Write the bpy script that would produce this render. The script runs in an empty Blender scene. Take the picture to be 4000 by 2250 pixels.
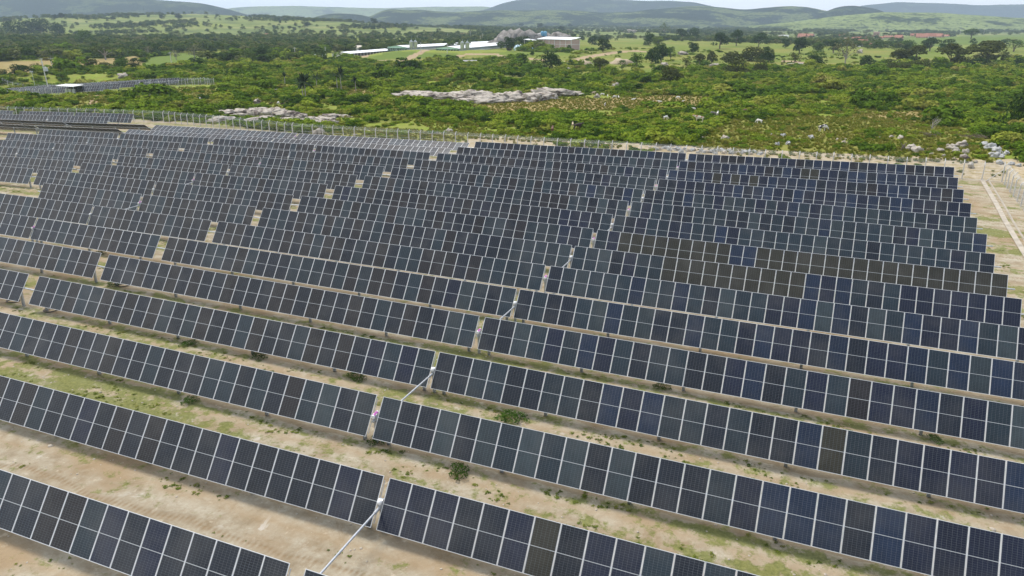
import bpy, bmesh, math, random
import numpy as np
from mathutils import Matrix, Vector, Euler

random.seed(7); rng = np.random.default_rng(7)
scene = bpy.context.scene
COL = scene.collection
R = math.radians
HAZE = True

# ------------------------------------------------------------------ camera, sky, sun, exposure
CAMZ = 21.6
PITCH = R(19.762); ROLL = R(0.3375); YAW = R(21.987); FOC = 2904.5   # focal length in pixels of a 4000 px wide frame
cam = bpy.data.cameras.new('camera'); camo = bpy.data.objects.new('camera', cam); COL.objects.link(camo)
cam.sensor_width = 36; cam.lens = FOC / 4000 * 36; cam.clip_start = 0.1; cam.clip_end = 40000
camo.matrix_world = Matrix.Translation((0, 0, CAMZ)) @ Matrix.Rotation(YAW, 4, 'Z') @ Matrix.Rotation(R(90) - PITCH, 4, 'X') @ Matrix.Rotation(ROLL, 4, 'Z')
scene.camera = camo
SUN_EL, SUN_AZ = R(66), R(-65)          # azimuth measured from +Y towards +X
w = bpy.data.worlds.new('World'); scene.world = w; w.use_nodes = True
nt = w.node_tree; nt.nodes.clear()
sky = nt.nodes.new('ShaderNodeTexSky'); sky.sky_type = 'NISHITA'; sky.sun_disc = False
sky.sun_elevation = SUN_EL; sky.sun_rotation = SUN_AZ; sky.altitude = 400; sky.dust_density = 2.0
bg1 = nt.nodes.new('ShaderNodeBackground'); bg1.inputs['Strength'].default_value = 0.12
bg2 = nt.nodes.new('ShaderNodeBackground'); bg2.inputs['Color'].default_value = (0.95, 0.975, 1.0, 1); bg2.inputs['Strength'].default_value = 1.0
tc = nt.nodes.new('ShaderNodeTexCoord'); mp = nt.nodes.new('ShaderNodeMapping'); mp.inputs['Scale'].default_value = (1, 1, 2.4)
nz = nt.nodes.new('ShaderNodeTexNoise'); nz.inputs['Scale'].default_value = 2.2; nz.inputs['Detail'].default_value = 6; nz.inputs['Roughness'].default_value = .55
mx = nt.nodes.new('ShaderNodeMixShader'); wo = nt.nodes.new('ShaderNodeOutputWorld'); sx = nt.nodes.new('ShaderNodeSeparateXYZ')
L = nt.links.new
def wm(op, a, b, c=0.0, clamp=False):
    n = nt.nodes.new('ShaderNodeMath'); n.operation = op; n.use_clamp = clamp
    for s_, v in zip(n.inputs, (a, b, c)):
        if isinstance(v, bpy.types.NodeSocket): L(v, s_)
        else: s_.default_value = v
    return n.outputs[0]
L(sky.outputs[0], bg1.inputs['Color']); L(tc.outputs['Generated'], mp.inputs[0]); L(mp.outputs[0], nz.inputs['Vector']); L(tc.outputs['Generated'], sx.inputs[0])
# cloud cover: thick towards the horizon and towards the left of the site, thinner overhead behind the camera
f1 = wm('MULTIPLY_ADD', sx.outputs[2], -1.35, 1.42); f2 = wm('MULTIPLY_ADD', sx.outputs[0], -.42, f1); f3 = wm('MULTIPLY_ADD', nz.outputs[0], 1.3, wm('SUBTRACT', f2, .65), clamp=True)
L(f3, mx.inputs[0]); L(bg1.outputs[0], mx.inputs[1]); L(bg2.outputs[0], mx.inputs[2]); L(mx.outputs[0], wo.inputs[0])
sun = bpy.data.lights.new('sun', 'SUN'); sun.energy = 2.0; sun.angle = R(24); sun.color = (1, .95, .87)
so = bpy.data.objects.new('sun', sun); COL.objects.link(so)
sd = Vector((math.sin(SUN_AZ) * math.cos(SUN_EL), math.cos(SUN_AZ) * math.cos(SUN_EL), math.sin(SUN_EL)))
so.rotation_euler = sd.to_track_quat('Z', 'Y').to_euler()
scene.view_settings.view_transform = 'Standard'; scene.view_settings.look = 'None'; scene.view_settings.gamma = 1
scene.view_settings.exposure = 0.75
scene.cycles.max_bounces = 6; scene.cycles.transparent_max_bounces = 12; scene.cycles.volume_bounces = 0
scene.cycles.diffuse_bounces = 3; scene.cycles.glossy_bounces = 2

# ------------------------------------------------------------------ pixel of the photograph (4000 x 2250) -> ray
def ray(sx, sy):
    u, v = sx - 2000.0, sy - 1125.0
    cr, sr = math.cos(-ROLL), math.sin(-ROLL)
    u, v = (cr * u - sr * v) / FOC, (sr * u + cr * v) / FOC
    x, y, z = u, math.cos(PITCH) - v * math.sin(PITCH), -math.sin(PITCH) - v * math.cos(PITCH)
    c, s = math.cos(YAW), math.sin(YAW)
    return np.array([c * x - s * y, s * x + c * y, z])

# trackers: row, block, modules, x left, x right, tube height left, right, tilt  (metres)
TR = [(1,'A',30,-50.65,-16.09,1.73,1.57,55),(1,'A',30,-15.4,19.2,1.55,1.3,55),(2,'A',30,-50.43,-15.87,1.73,1.52,55),(2,'A',30,-15.6,18.96,1.49,1.15,55),
(3,'A',30,-54.71,-20.15,1.87,1.61,55),(3,'A',30,-19.76,14.8,1.58,1.26,55),(4,'A',30,-54.43,-19.9,1.83,1.56,55),(4,'A',30,-19.64,14.92,1.56,1.25,55),
(5,'A',30,-54.36,-19.82,1.79,1.57,55),(5,'A',30,-19.4,15.16,1.56,1.32,55),(6,'A',30,-54.16,-19.58,1.71,1.49,55),(6,'A',30,-19.33,15.23,1.49,1.36,55),
(7,'A',30,-54.11,-19.51,1.71,1.52,55),(7,'A',30,-19.07,15.49,1.5,1.42,55),(8,'A',30,-53.85,-19.22,1.71,1.55,55),(8,'A',30,-18.94,15.74,1.51,1.46,55),
(9,'A',30,-53.63,-19.05,1.72,1.54,55),(9,'A',30,-18.62,15.99,1.51,1.41,55),(10,'A',30,-53.39,-18.77,1.72,1.54,55),(10,'A',30,-18.5,16.11,1.49,1.41,55),
(11,'A',30,-53.22,-18.64,1.8,1.64,55),(11,'A',30,-18.21,16.45,1.65,1.64,55),(12,'A',30,-52.93,-18.38,1.81,1.75,55),(12,'A',30,-18.1,16.55,1.74,1.78,55),
(13,'A',30,-52.83,-18.23,1.88,1.91,55),(13,'A',30,-17.78,16.86,1.91,1.96,55),(14,'A',30,-52.55,-17.93,1.84,1.99,55),(14,'A',30,-17.68,16.95,1.98,2.26,55),
(15,'A',30,-52.29,-17.73,1.87,2.19,55),(15,'A',30,-17.41,17.13,2.16,2.53,55),(16,'A',30,-52.11,-17.61,1.84,2.25,55),(16,'A',30,-17.18,17.45,2.24,2.8,55),
(4,'B',14,-71.71,-55.58,1.86,1.84,55),(5,'B',14,-71.38,-55.25,1.86,1.81,55),(6,'B',14,-87.64,-71.51,1.79,1.79,55),(6,'B',14,-71.33,-55.18,1.78,1.71,55),
(7,'B',14,-87.37,-71.24,1.71,1.75,55),(7,'B',14,-71.06,-55.01,1.69,1.69,55),(8,'B',14,-87.17,-71.16,1.62,1.64,55),(8,'B',14,-70.81,-54.74,1.62,1.71,55),
(9,'B',18,-96.4,-75.68,1.54,1.6,55),(9,'B',18,-75.4,-54.74,1.59,1.69,55),(10,'B',18,-96.06,-75.39,1.43,1.57,55),(10,'B',18,-75.18,-54.54,1.57,1.75,55),
(11,'B',18,-96.03,-75.37,1.43,1.61,55),(11,'B',18,-74.95,-54.37,1.6,1.76,55),(12,'B',18,-95.73,-75.11,1.43,1.62,55),(12,'B',18,-74.87,-54.17,1.6,1.82,55),
(13,'B',18,-95.52,-74.81,1.5,1.66,55),(13,'B',18,-74.64,-53.95,1.66,1.86,55),(14,'B',18,-95.44,-74.86,1.46,1.66,55),(14,'B',18,-74.46,-53.78,1.62,1.83,55),
(15,'B',30,-122.74,-88.27,1.03,1.46,27),(15,'B',30,-88.1,-53.51,1.44,1.91,27),(16,'B',30,-122.46,-88.23,1.13,1.48,27),(16,'B',30,-87.78,-53.34,1.45,1.9,27),
(9,'C',18,-118.13,-97.4,1.1,1.5,55),(10,'C',18,-118.12,-97.38,1.03,1.5,55),(11,'C',18,-138.69,-117.95,.72,1.1,55),(11,'C',18,-117.67,-97.08,1.08,1.48,55),
(12,'C',18,-138.54,-117.8,.56,1.04,55),(12,'C',18,-117.63,-97.01,1.01,1.48,55),(13,'C',18,-138.28,-117.66,.7,1.13,55),(13,'C',18,-117.42,-96.84,1.11,1.5,55),
(14,'C',18,-138.17,-117.73,.63,1.03,55),(14,'C',18,-117.19,-96.64,1.02,1.46,55),
(15,'C',20,-169.6,-146.62,.1,.56,145),(15,'C',20,-146.22,-123.49,.56,1.16,145),(16,'C',20,-169.2,-146.35,.05,.53,145),(16,'C',20,-145.95,-123.48,.53,1.22,145),
(17,'C',16,-179.2,-160.9,-.5,.1,55),(17,'C',16,-160.27,-141.98,.12,.7,55),(18,'C',16,-178.79,-160.5,-.45,.1,55),(18,'C',16,-160.07,-141.82,.1,.64,55),(18,'D',16,-199.5,-181.2,-1.1,-.5,55)]
def row_y(r): return 17.25 + 6.315 * (r - 1)
TUBE_H = 1.55

# ------------------------------------------------------------------ terrain height
S_ = []
for r_, b_, n_, xl, xr, zl, zr, t_ in TR:
    for q in (0, .33, .67, 1): S_.append((xl + (xr - xl) * q, row_y(r_), zl + (zr - zl) * q - TUBE_H))
# rows of the second, farther solar field: right end column/row of the photo, row line, slope falling to the left
FARROWS = []
for k, (sx, sy) in enumerate([(410, 332), (472.6, 325), (533, 318), (589, 313), (647, 308), (702, 304)]):
    y_ = 189.0 + 6.315 * k; d = ray(sx, sy); q = d * (y_ / d[1]); d2 = ray(0, 344); q2 = d2 * ((189.0 + 6.315 * 5) / d2[1]); d3 = ray(702, 304); q3 = d3 * ((189.0 + 6.315 * 5) / d3[1])
    s_ = (q3[2] - q2[2]) / (q3[0] - q2[0]); xr, zr = q[0], CAMZ + q[2] - .93; FARROWS.append((xr, zr, y_ - .65, s_))
    for u in range(0, 90, 9): S_.append((xr - u, y_ - .65, zr - s_ * u - TUBE_H))
S_ = np.array(S_)
def sstep(a, b, x):
    t = np.clip((x - a) / (b - a), 0, 1); return t * t * (3 - 2 * t)
_ph = rng.uniform(0, 6.28, (40, 3)); _dr = rng.uniform(0, 6.28, 40)
def undul(x, y, wl, k0, n=6):
    s = 0
    for i in range(n):
        a = _dr[k0 + i]; f = 2 * math.pi / (wl * (0.6 + .16 * i))
        s = s + np.sin(f * (x * math.cos(a) + y * math.sin(a)) + _ph[k0 + i, 0] + 1.3 * np.sin(f * .6 * (x * math.sin(a) - y * math.cos(a)) + _ph[k0 + i, 1]))
    return s / n
cY, sY = math.cos(YAW), math.sin(YAW)
def polar(sx, r):                       # a bearing given as a photo column, at distance r
    th = math.atan((sx - 2000) / 3086.0); a = th - YAW
    return r * math.sin(a), r * math.cos(a)
BUMPS = [(900, 2150, 420, 450, 22), (300, 2300, 500, 450, 20), (1350, 1700, 330, 300, 10), (2350, 620, 160, 90, 4), (2080, 735, 60, 22, 6), (2900, 900, 200, 150, 3), (1650, 560, 60, 30, 2.5), (1850, 560, 60, 30, 2)]
FLAT = [(polar(1541, 602), polar(1945, 762), 13, -.45), (polar(1738, 578), polar(1968, 706), 14, -.45), (polar(1316, 556), polar(1492, 620), 9, -2.55)]
BP = [(*polar(a, r), sl, sd_, h) for a, r, sl, sd_, h in BUMPS]
def ground(x, y):
    x = np.atleast_1d(np.asarray(x, float)); y = np.atleast_1d(np.asarray(y, float))
    r = np.hypot(x, y)
    near = np.clip(0.03 * (x + 35), -4, 2.0) * sstep(60, 120, y)
    far = -1.5 - 2.5 * sstep(230, 700, r) + undul(x, y, 120, 0) * np.clip((r - 140) / 300, 0, 1) * 1.3 + undul(x, y, 700, 6) * sstep(500, 1800, r) * 5
    z = near + (far - near) * sstep(140, 240, r)
    for bx, by, sl, sd_, h in BP:
        n = math.hypot(bx, by); ux, uy = bx / n, by / n
        dd = (x - bx) * ux + (y - by) * uy; ll = -(x - bx) * uy + (y - by) * ux
        z = z + h * np.exp(-(dd / sd_) ** 2 - (ll / sl) ** 2)
    for (ax, ay), (bx, by), rad, zf in FLAT:
        ux, uy = bx - ax, by - ay; t = np.clip(((x - ax) * ux + (y - ay) * uy) / (ux * ux + uy * uy), 0, 1); wf = 1 - sstep(rad, rad + 12, np.hypot(x - ax - t * ux, y - ay - t * uy)); z = z * (1 - wf) + zf * wf
    m = r < 430
    if m.any():
        xs, ys, zz = x[m], y[m], z[m].copy()
        for i in range(0, len(xs), 20000):
            dx = xs[i:i + 20000, None] - S_[None, :, 0]; dy = ys[i:i + 20000, None] - S_[None, :, 1]
            wt = np.exp(-(dx * dx + dy * dy) / (2 * 9.0 ** 2))
            sw = wt.sum(1)
            zz[i:i + 20000] = ((wt * S_[None, :, 2]).sum(1) + 0.02 * zz[i:i + 20000]) / (sw + 0.02)
        z[m] = zz
    return z
def g1(x, y): return float(ground(x, y)[0])
def gp(sx, sy, tmax=6000):              # where the line of sight through a photo point meets the ground
    d = ray(sx, sy); t = 12.0
    while t < tmax:
        p = d * t; h = CAMZ + p[2] - g1(p[0], p[1])
        if h < 0.02: break
        t += max(0.02, min(h / max(-d[2], .02) * .6, t * .03))
    return Vector((d[0] * t, d[1] * t, g1(d[0] * t, d[1] * t)))
def mpp(p): return (p - Vector((0, 0, CAMZ))).length / FOC * .985      # metres per photo pixel at p

# ------------------------------------------------------------------ object helpers
def tag(o, label=None, cat=None, group=None, kind=None):
    if label: o['label'] = label
    if cat: o['category'] = cat
    if group: o['group'] = group
    if kind: o['kind'] = kind
    return o
def empty(name, loc=(0, 0, 0), rz=0, parent=None):
    o = bpy.data.objects.new(name, None); COL.objects.link(o); o.location = loc; o.rotation_euler = (0, 0, rz); o.empty_display_size = .2
    if parent: o.parent = parent
    return o
def mesh_obj(name, me, parent=None, loc=None, rot=None, scale=None):
    o = bpy.data.objects.new(name, me); COL.objects.link(o)
    if parent: o.parent = parent
    if loc is not None: o.location = loc
    if rot is not None: o.rotation_euler = rot
    if scale is not None: o.scale = scale
    return o
def np_mesh(name, V, F, mats=(), midx=None, smooth=False):
    me = bpy.data.meshes.new(name); V = np.asarray(V, np.float32); F = np.asarray(F, np.int32)
    k = F.shape[1]
    me.vertices.add(len(V)); me.vertices.foreach_set('co', V.ravel())
    me.loops.add(F.size); me.loops.foreach_set('vertex_index', F.ravel())
    me.polygons.add(len(F)); me.polygons.foreach_set('loop_start', np.arange(0, F.size, k, dtype=np.int32))
    try: me.polygons.foreach_set('loop_total', np.full(len(F), k, np.int32))
    except Exception: pass
    for m in mats: me.materials.append(m)
    if midx is not None: me.polygons.foreach_set('material_index', np.asarray(midx, np.int32))
    if smooth: me.polygons.foreach_set('use_smooth', np.ones(len(F), bool))
    me.update(calc_edges=True); me.validate()
    return me
class MB:
    def __init__(s): s.v = []; s.f = []; s.m = []; s.sm = []
    def add(s, vs, fs, mi=0, smooth=False):
        b = len(s.v); s.v += [tuple(p) for p in vs]
        for f in fs: s.f.append([b + i for i in f]); s.m.append(mi); s.sm.append(smooth)
    def box(s, c, sz, mi=0, M=None):
        x, y, z = sz[0] / 2, sz[1] / 2, sz[2] / 2
        vs = [Vector((a, b, d)) for a in (-x, x) for b in (-y, y) for d in (-z, z)]
        if M is not None: vs = [M @ p for p in vs]
        vs = [p + Vector(c) for p in vs]
        s.add(vs, [(0, 1, 3, 2), (4, 6, 7, 5), (0, 4, 5, 1), (2, 3, 7, 6), (0, 2, 6, 4), (1, 5, 7, 3)], mi)
    def tube(s, p0, p1, r0, r1=None, n=8, mi=0, caps=True, smooth=True):
        p0, p1 = Vector(p0), Vector(p1); r1 = r0 if r1 is None else r1
        q = (p1 - p0).to_track_quat('Z', 'Y').to_matrix()
        vs = []
        for p, r in ((p0, r0), (p1, r1)):
            for i in range(n):
                a = 2 * math.pi * i / n; vs.append(p + q @ Vector((r * math.cos(a), r * math.sin(a), 0)))
        s.add(vs, [(i, (i + 1) % n, n + (i + 1) % n, n + i) for i in range(n)], mi, smooth and n > 4)
        if caps:
            s.add(vs[:n], [tuple(reversed(range(n)))], mi); s.add(vs[n:], [tuple(range(n))], mi)
    def path(s, pts, r, n=5, mi=0):
        for a, b in zip(pts[:-1], pts[1:]): s.tube(a, b, r, r, n, mi, True)
    def lathe(s, prof, c=(0, 0, 0), n=16, mi=0):
        c = Vector(c); vs = []
        for r, z in prof:
            for i in range(n):
                a = 2 * math.pi * i / n; vs.append(c + Vector((r * math.cos(a), r * math.sin(a), z)))
        s.add(vs, [(k * n + i, k * n + (i + 1) % n, (k + 1) * n + (i + 1) % n, (k + 1) * n + i) for k in range(len(prof) - 1) for i in range(n)], mi, True)
    def poly(s, pts, h, mi=0):          # prism: polygon pts (bottom) raised by vector h
        n = len(pts); a = [Vector(p) for p in pts]; b = [p + Vector(h) for p in a]
        s.add(a + b, [tuple(reversed(range(n))), tuple(range(n, 2 * n))] + [(i, (i + 1) % n, n + (i + 1) % n, n + i) for i in range(n)], mi)
    def mesh(s, name, mats):
        me = bpy.data.meshes.new(name); me.from_pydata(s.v, [], s.f); 
        for m in mats: me.materials.append(m)
        me.polygons.foreach_set('material_index', s.m); me.polygons.foreach_set('use_smooth', s.sm); me.update(); return me
    def build(s, name, mats, parent=None, **k):
        if not isinstance(mats, (list, tuple)): mats = [mats]
        return mesh_obj(name, s.mesh(name, mats), parent, **k)

# ------------------------------------------------------------------ material helpers
def new_mat(name):
    m = bpy.data.materials.new(name); m.use_nodes = True; t = m.node_tree; b = t.nodes['Principled BSDF']; return m, t, b
def nn(t, kind, **k):
    n = t.nodes.new(kind)
    for a, v in k.items():
        if a in n.inputs.keys() if isinstance(a, str) and a in n.inputs else False: n.inputs[a].default_value = v
        else: setattr(n, a, v)
    return n
def noise(t, scale, detail=4, rough=.55, vec=None, dist=0):
    n = t.nodes.new('ShaderNodeTexNoise'); n.inputs['Scale'].default_value = scale; n.inputs['Detail'].default_value = detail; n.inputs['Roughness'].default_value = rough; n.inputs['Distortion'].default_value = dist
    if vec is not None: t.links.new(vec, n.inputs['Vector'])
    return n.outputs['Fac']
def ramp(t, fac, stops, interp='LINEAR'):
    n = t.nodes.new('ShaderNodeValToRGB'); n.color_ramp.interpolation = interp; e = n.color_ramp.elements
    while len(e) < len(stops): e.new(.5)
    for el, (p, c) in zip(e, stops):
        el.position = p; el.color = (c, c, c, 1) if not hasattr(c, '__len__') else (*c, 1)
    t.links.new(fac, n.inputs[0]); return n.outputs[0]
def mixc(t, fac, a, b, mode='MIX'):
    n = t.nodes.new('ShaderNodeMix'); n.data_type = 'RGBA'; n.blend_type = mode
    for sock, val in ((n.inputs[0], fac), (n.inputs[6], a), (n.inputs[7], b)):
        if isinstance(val, bpy.types.NodeSocket): t.links.new(val, sock)
        elif hasattr(val, '__len__'): sock.default_value = (*val, 1) if len(val) == 3 else val
        else: sock.default_value = val
    return n.outputs[2]
def math_(t, op, a, b=0.0, c=None, clamp=False):
    n = t.nodes.new('ShaderNodeMath'); n.operation = op; n.use_clamp = clamp
    for s, v in zip(n.inputs, (a, b, c if c is not None else 0)):
        if isinstance(v, bpy.types.NodeSocket): t.links.new(v, s)
        else: s.default_value = v
    return n.outputs[0]
def geo_pos(t): return t.nodes.new('ShaderNodeNewGeometry').outputs['Position']
def bump(t, b, h, strength=.4, dist=.05):
    n = t.nodes.new('ShaderNodeBump'); n.inputs['Strength'].default_value = strength; n.inputs['Distance'].default_value = dist
    t.links.new(h, n.inputs['Height']); t.links.new(n.outputs[0], b.inputs['Normal'])
def plain(name, col, rough=.6, metal=0, var=.12, scale=3.0, spec=.4):
    m, t, b = new_mat(name); b.inputs['Roughness'].default_value = rough; b.inputs['Metallic'].default_value = metal; b.inputs['Specular IOR Level'].default_value = spec
    f = noise(t, scale, 5, .6, t.nodes.new('ShaderNodeTexCoord').outputs['Object'])
    c0 = [c * (1 - var) for c in col]; c1 = [min(1, c * (1 + var)) for c in col]
    t.links.new(ramp(t, f, [(.3, c0), (.7, c1)]), b.inputs['Base Color']); return m
M_GALV = plain('galvanised_steel', (.50, .52, .54), .45, .5, .15, 6)
M_WHITE = plain('white_paint', (.78, .78, .77), .5, 0, .05, 5)
M_CONC = plain('concrete', (.50, .49, .46), .85, 0, .15, 4)
M_POST = plain('concrete_post', (.58, .56, .53), .85, 0, .12, 4)
M_DARK = plain('dark_plastic', (.02, .02, .022), .5, 0, .2, 5)
M_MAG = plain('magenta_motor_wrap', (.42, .10, .36), .5, 0, .25, 9)
# ------------------------------------------------------------------ ground sheet
def poly_world(pts): return np.array([gp(*p)[:2] for p in pts])
def inside(P, x, y):
    c = np.zeros(len(x), bool); n = len(P); j = n - 1
    for i in range(n):
        xi, yi = P[i]; xj, yj = P[j]
        k = ((yi > y) != (yj > y)) & (x < (xj - xi) * (y - yi) / (yj - yi + 1e-12) + xi); c ^= k; j = i
    return c
def near_line(P, x, y):
    d = np.full(len(x), 1e9)
    for (ax, ay), (bx, by) in zip(P[:-1], P[1:]):
        ux, uy = bx - ax, by - ay; t = np.clip(((x - ax) * ux + (y - ay) * uy) / (ux * ux + uy * uy + 1e-9), 0, 1)
        d = np.minimum(d, np.hypot(x - ax - t * ux, y - ay - t * uy))
    return d
FENCE_C1 = gp(3913, 709.6); FENCE_C2 = Vector((-95.5, 120.4, 0)); FENCE_C3 = gp(640, 478); FENCE_L = gp(-60, 452)
C1 = np.array(FENCE_C1[:2]); C2 = np.array([-96.0, 121.5]); C3 = np.array(FENCE_C3[:2]); C4 = np.array(FENCE_L[:2]); 
SITE = np.array([C1 + [2.5, 3], C2 + [0, 4], C3 + [2, 3], C4 + [-30, 3], [-330, 60], [-330, -120], [60, -120], [45, 60]])
MEADOW = poly_world([(2230,158),(2600,162),(2800,164),(3000,176),(3300,190),(3500,196),(3700,188),(4100,180),(4100,232),(3800,248),(3450,262),(3250,265),(3000,256),(2900,265),(2800,272),(2650,274),(2500,290),(2400,285),(2330,270),(2250,262),(2150,285),(2080,278),(2030,240),(1950,238),(1700,242),(1600,262),(1480,250),(1380,236),(1250,240),(1000,246),(1000,236),(1400,222),(1800,215),(2000,205),(2240,203)])
DRYS = [poly_world(p) for p in ([(1850,412),(2000,400),(2150,388),(2400,382),(2600,372),(2780,375),(2800,425),(2600,428),(2350,432),(2150,442),(2050,462),(1950,456)], [(-40,240),(180,236),(450,226),(520,217),(560,222),(560,262),(450,270),(200,282),(-40,300)], [(650,236),(760,236),(740,262),(560,270),(560,262)], [(3350,440),(3720,430),(3760,470),(3500,490),(3250,500)], [(1330,350),(1560,345),(1500,372),(1380,372)])]
GREENF = [poly_world(p) for p in ([(1440,234),(1480,214),(1520,205),(1600,204),(1700,208),(1790,211),(1800,224),(1600,232)], [(570,226),(700,207),(880,203),(930,228),(760,252),(560,268)], [(3520,160),(3760,140),(4100,136),(4100,165),(3700,180),(3540,182)])]
STRIPS = [poly_world(p) for p in ([(1250,505),(1450,497),(1700,512),(1950,515),(2050,512),(2180,535),(2180,600),(1250,560)], [(2850,470),(3100,452),(3500,462),(3750,500),(3900,560),(3900,640),(2850,620),(2700,560)], [(300,372),(360,372),(420,432),(300,440)], [(690,345),(860,352),(850,380),(700,385)])]
PATHS = [poly_world(p) for p in ([(1980,222),(1935,215),(1900,211),(1860,212),(1800,220),(1780,226),(1700,232),(1560,236),(1330,237),(1180,240),(1000,246)], [(2230,240),(2300,222),(2400,206),(2480,200),(2540,205)], [(1590,232),(1640,214),(1670,200),(1720,196)], [(1300,236),(1420,222),(1440,212)], [(320,470),(345,430),(380,372)], [(3090,240),(3150,246)], [(2070,230),(2140,236)])]
DRAIN = poly_world([(3850,703),(3856,712),(3904.5,791),(3947,869),(3994,946),(4060,1050)])
ths = np.concatenate([np.arange(-180, -46, 4.0), np.arange(-46, 46.01, 0.17), np.arange(48, 180, 4.0)])
ths = R(1) * ths; nth = len(ths)
rs = [3.0]
while rs[-1] < 9000: rs.append(rs[-1] * (1.014 if rs[-1] < 900 else 1.022))
rs = np.array(rs); nr = len(rs)
A, RR = np.meshgrid(ths - YAW, rs)
gx, gy = (RR * np.sin(A)).ravel(), (RR * np.cos(A)).ravel()
gz = ground(gx, gy)
V = np.c_[gx, gy, gz]; V = np.r_[V, [[0, 0, g1(0, 0)]]]
i = np.arange(nr - 1)[:, None] * nth; j = np.arange(nth)[None, :]; j2 = (j + 1) % nth
F = np.stack([i + j, i + j2, i + nth + j2, i + nth + j], -1).reshape(-1, 4)
cap = np.stack([np.full(nth, len(V) - 1), np.arange(nth), (np.arange(nth) + 1) % nth, (np.arange(nth) + 1) % nth], -1)
def smooth_mask(fn, x, y): return fn(x, y).astype(np.float32)
jx = undul(gx, gy, 9, 12) * 1.2; jy = undul(gx, gy, 9, 18) * 1.2
far_j = np.clip(RR.ravel() / 150, .3, 5)
sx_, sy_ = gx + jx * far_j, gy + jy * far_j
site = inside(SITE, gx, gy)
m_sand = site.astype(np.float32)
berm = (np.abs(sy_ - 128) < 8.5) & (sx_ > -62) & (sx_ < 32)
m_berm = berm.astype(np.float32)
m_meadow = inside(MEADOW, sx_, sy_).astype(np.float32); m_dry = np.zeros(len(gx), np.float32)
for P in DRYS: m_dry = np.maximum(m_dry, inside(P, sx_, sy_))
m_green = np.zeros(len(gx), np.float32)
for P in GREENF: m_green = np.maximum(m_green, inside(P, sx_, sy_))
m_strip = np.zeros(len(gx), np.float32)
for P in STRIPS: m_strip = np.maximum(m_strip, inside(P, sx_, sy_))
m_path = np.zeros(len(gx), np.float32)
for k, P in enumerate(PATHS): m_path = np.maximum(m_path, (near_line(P, gx + jx * .6, gy + jy * .6) < ([2.6, 4.5, 3.0, 3.5, 1.0, 7, 4][k])).astype(np.float32))
site2 = np.maximum(m_sand, 0)
PAST = sstep(-.38, .0, undul(gx, gy, 420, 24)) * sstep(900, 1300, RR.ravel())      # open pasture on the far slopes
A1 = np.c_[np.maximum(site2, m_berm * .8), np.maximum(m_meadow, m_green), m_dry, m_path]
A2 = np.c_[m_strip, PAST, m_berm, m_green]
A1 = np.r_[A1, [[1, 0, 0, 0]]]; A2 = np.r_[A2, [[0, 0, 0, 0]]]
M_G, t, b = new_mat('earth_and_grass'); l = t.links.new
P = geo_pos(t); at1 = t.nodes.new('ShaderNodeAttribute'); at1.attribute_name = 'cover'; at2 = t.nodes.new('ShaderNodeAttribute'); at2.attribute_name = 'cover2'
s1 = t.nodes.new('ShaderNodeSeparateColor'); l(at1.outputs['Color'], s1.inputs[0]); s2 = t.nodes.new('ShaderNodeSeparateColor'); l(at2.outputs['Color'], s2.inputs[0])
sep = t.nodes.new('ShaderNodeSeparateXYZ'); l(P, sep.inputs[0])
nf, nm, nl, nb = noise(t, 5.5, 6, .7, P), noise(t, .8, 6, .65, P), noise(t, .14, 5, .6, P), noise(t, .018, 5, .6, P)
# sandy soil
sand = ramp(t, nm, [(.32, (.27, .215, .14)), (.46, (.37, .315, .225)), (.62, (.45, .40, .305))])
sand = mixc(t, math_(t, 'MULTIPLY', ramp(t, nf, [(.35, 1.0), (.6, 0.0)]), .35), sand, (.27, .20, .12))
sand = mixc(t, ramp(t, nl, [(.50, 0.0), (.62, .75)]), sand, (.31, .22, .125))
sand = mixc(t, ramp(t, noise(t, .35, 7, .75, P, .4), [(.56, 0.0), (.62, .55)]), sand, (.25, .18, .10))
sand = mixc(t, ramp(t, noise(t, 1.7, 6, .7, P), [(.60, 0.0), (.68, .5)]), sand, (.60, .52, .40))
# lane pattern between the rows: wheel ruts and weedy strips run along the rows
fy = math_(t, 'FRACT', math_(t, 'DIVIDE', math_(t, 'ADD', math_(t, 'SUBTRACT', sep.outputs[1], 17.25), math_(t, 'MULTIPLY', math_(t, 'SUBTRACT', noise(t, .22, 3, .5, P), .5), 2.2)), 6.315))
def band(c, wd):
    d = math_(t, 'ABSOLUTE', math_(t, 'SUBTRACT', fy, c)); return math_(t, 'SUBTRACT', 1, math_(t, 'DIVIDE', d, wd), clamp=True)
wv = t.nodes.new('ShaderNodeTexWave'); wv.wave_type = 'BANDS'; wv.bands_direction = 'X'; wv.inputs['Scale'].default_value = 1.1; wv.inputs['Distortion'].default_value = 2.5; wv.inputs['Detail'].default_value = 2; l(P, wv.inputs['Vector'])
rut = math_(t, 'MAXIMUM', band(.30, .045), band(.545, .05))
sand = mixc(t, math_(t, 'MULTIPLY', rut, math_(t, 'MULTIPLY_ADD', wv.outputs['Fac'], .7, .15)), sand, (.26, .185, .105))
sand = mixc(t, math_(t, 'MULTIPLY', band(.80, .10), .55), sand, (.33, .24, .14))
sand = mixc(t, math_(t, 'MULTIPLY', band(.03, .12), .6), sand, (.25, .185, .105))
pud = math_(t, 'MULTIPLY', ramp(t, noise(t, .5, 5, .6, P, .6), [(.62, 0.0), (.66, 1.0)]), band(.70, .16))
sand = mixc(t, math_(t, 'MULTIPLY', pud, .7), sand, (.56, .51, .44))
weedn = ramp(t, noise(t, .8, 9, .78, P), [(.47, 0.0), (.56, 1.0)])
wreg = ramp(t, noise(t, .045, 3, .5, P), [(.34, 0.25), (.56, 1.0)])
farw = math_(t, 'MULTIPLY', math_(t, 'SUBTRACT', sep.outputs[1], 20), .1, clamp=True)
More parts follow.
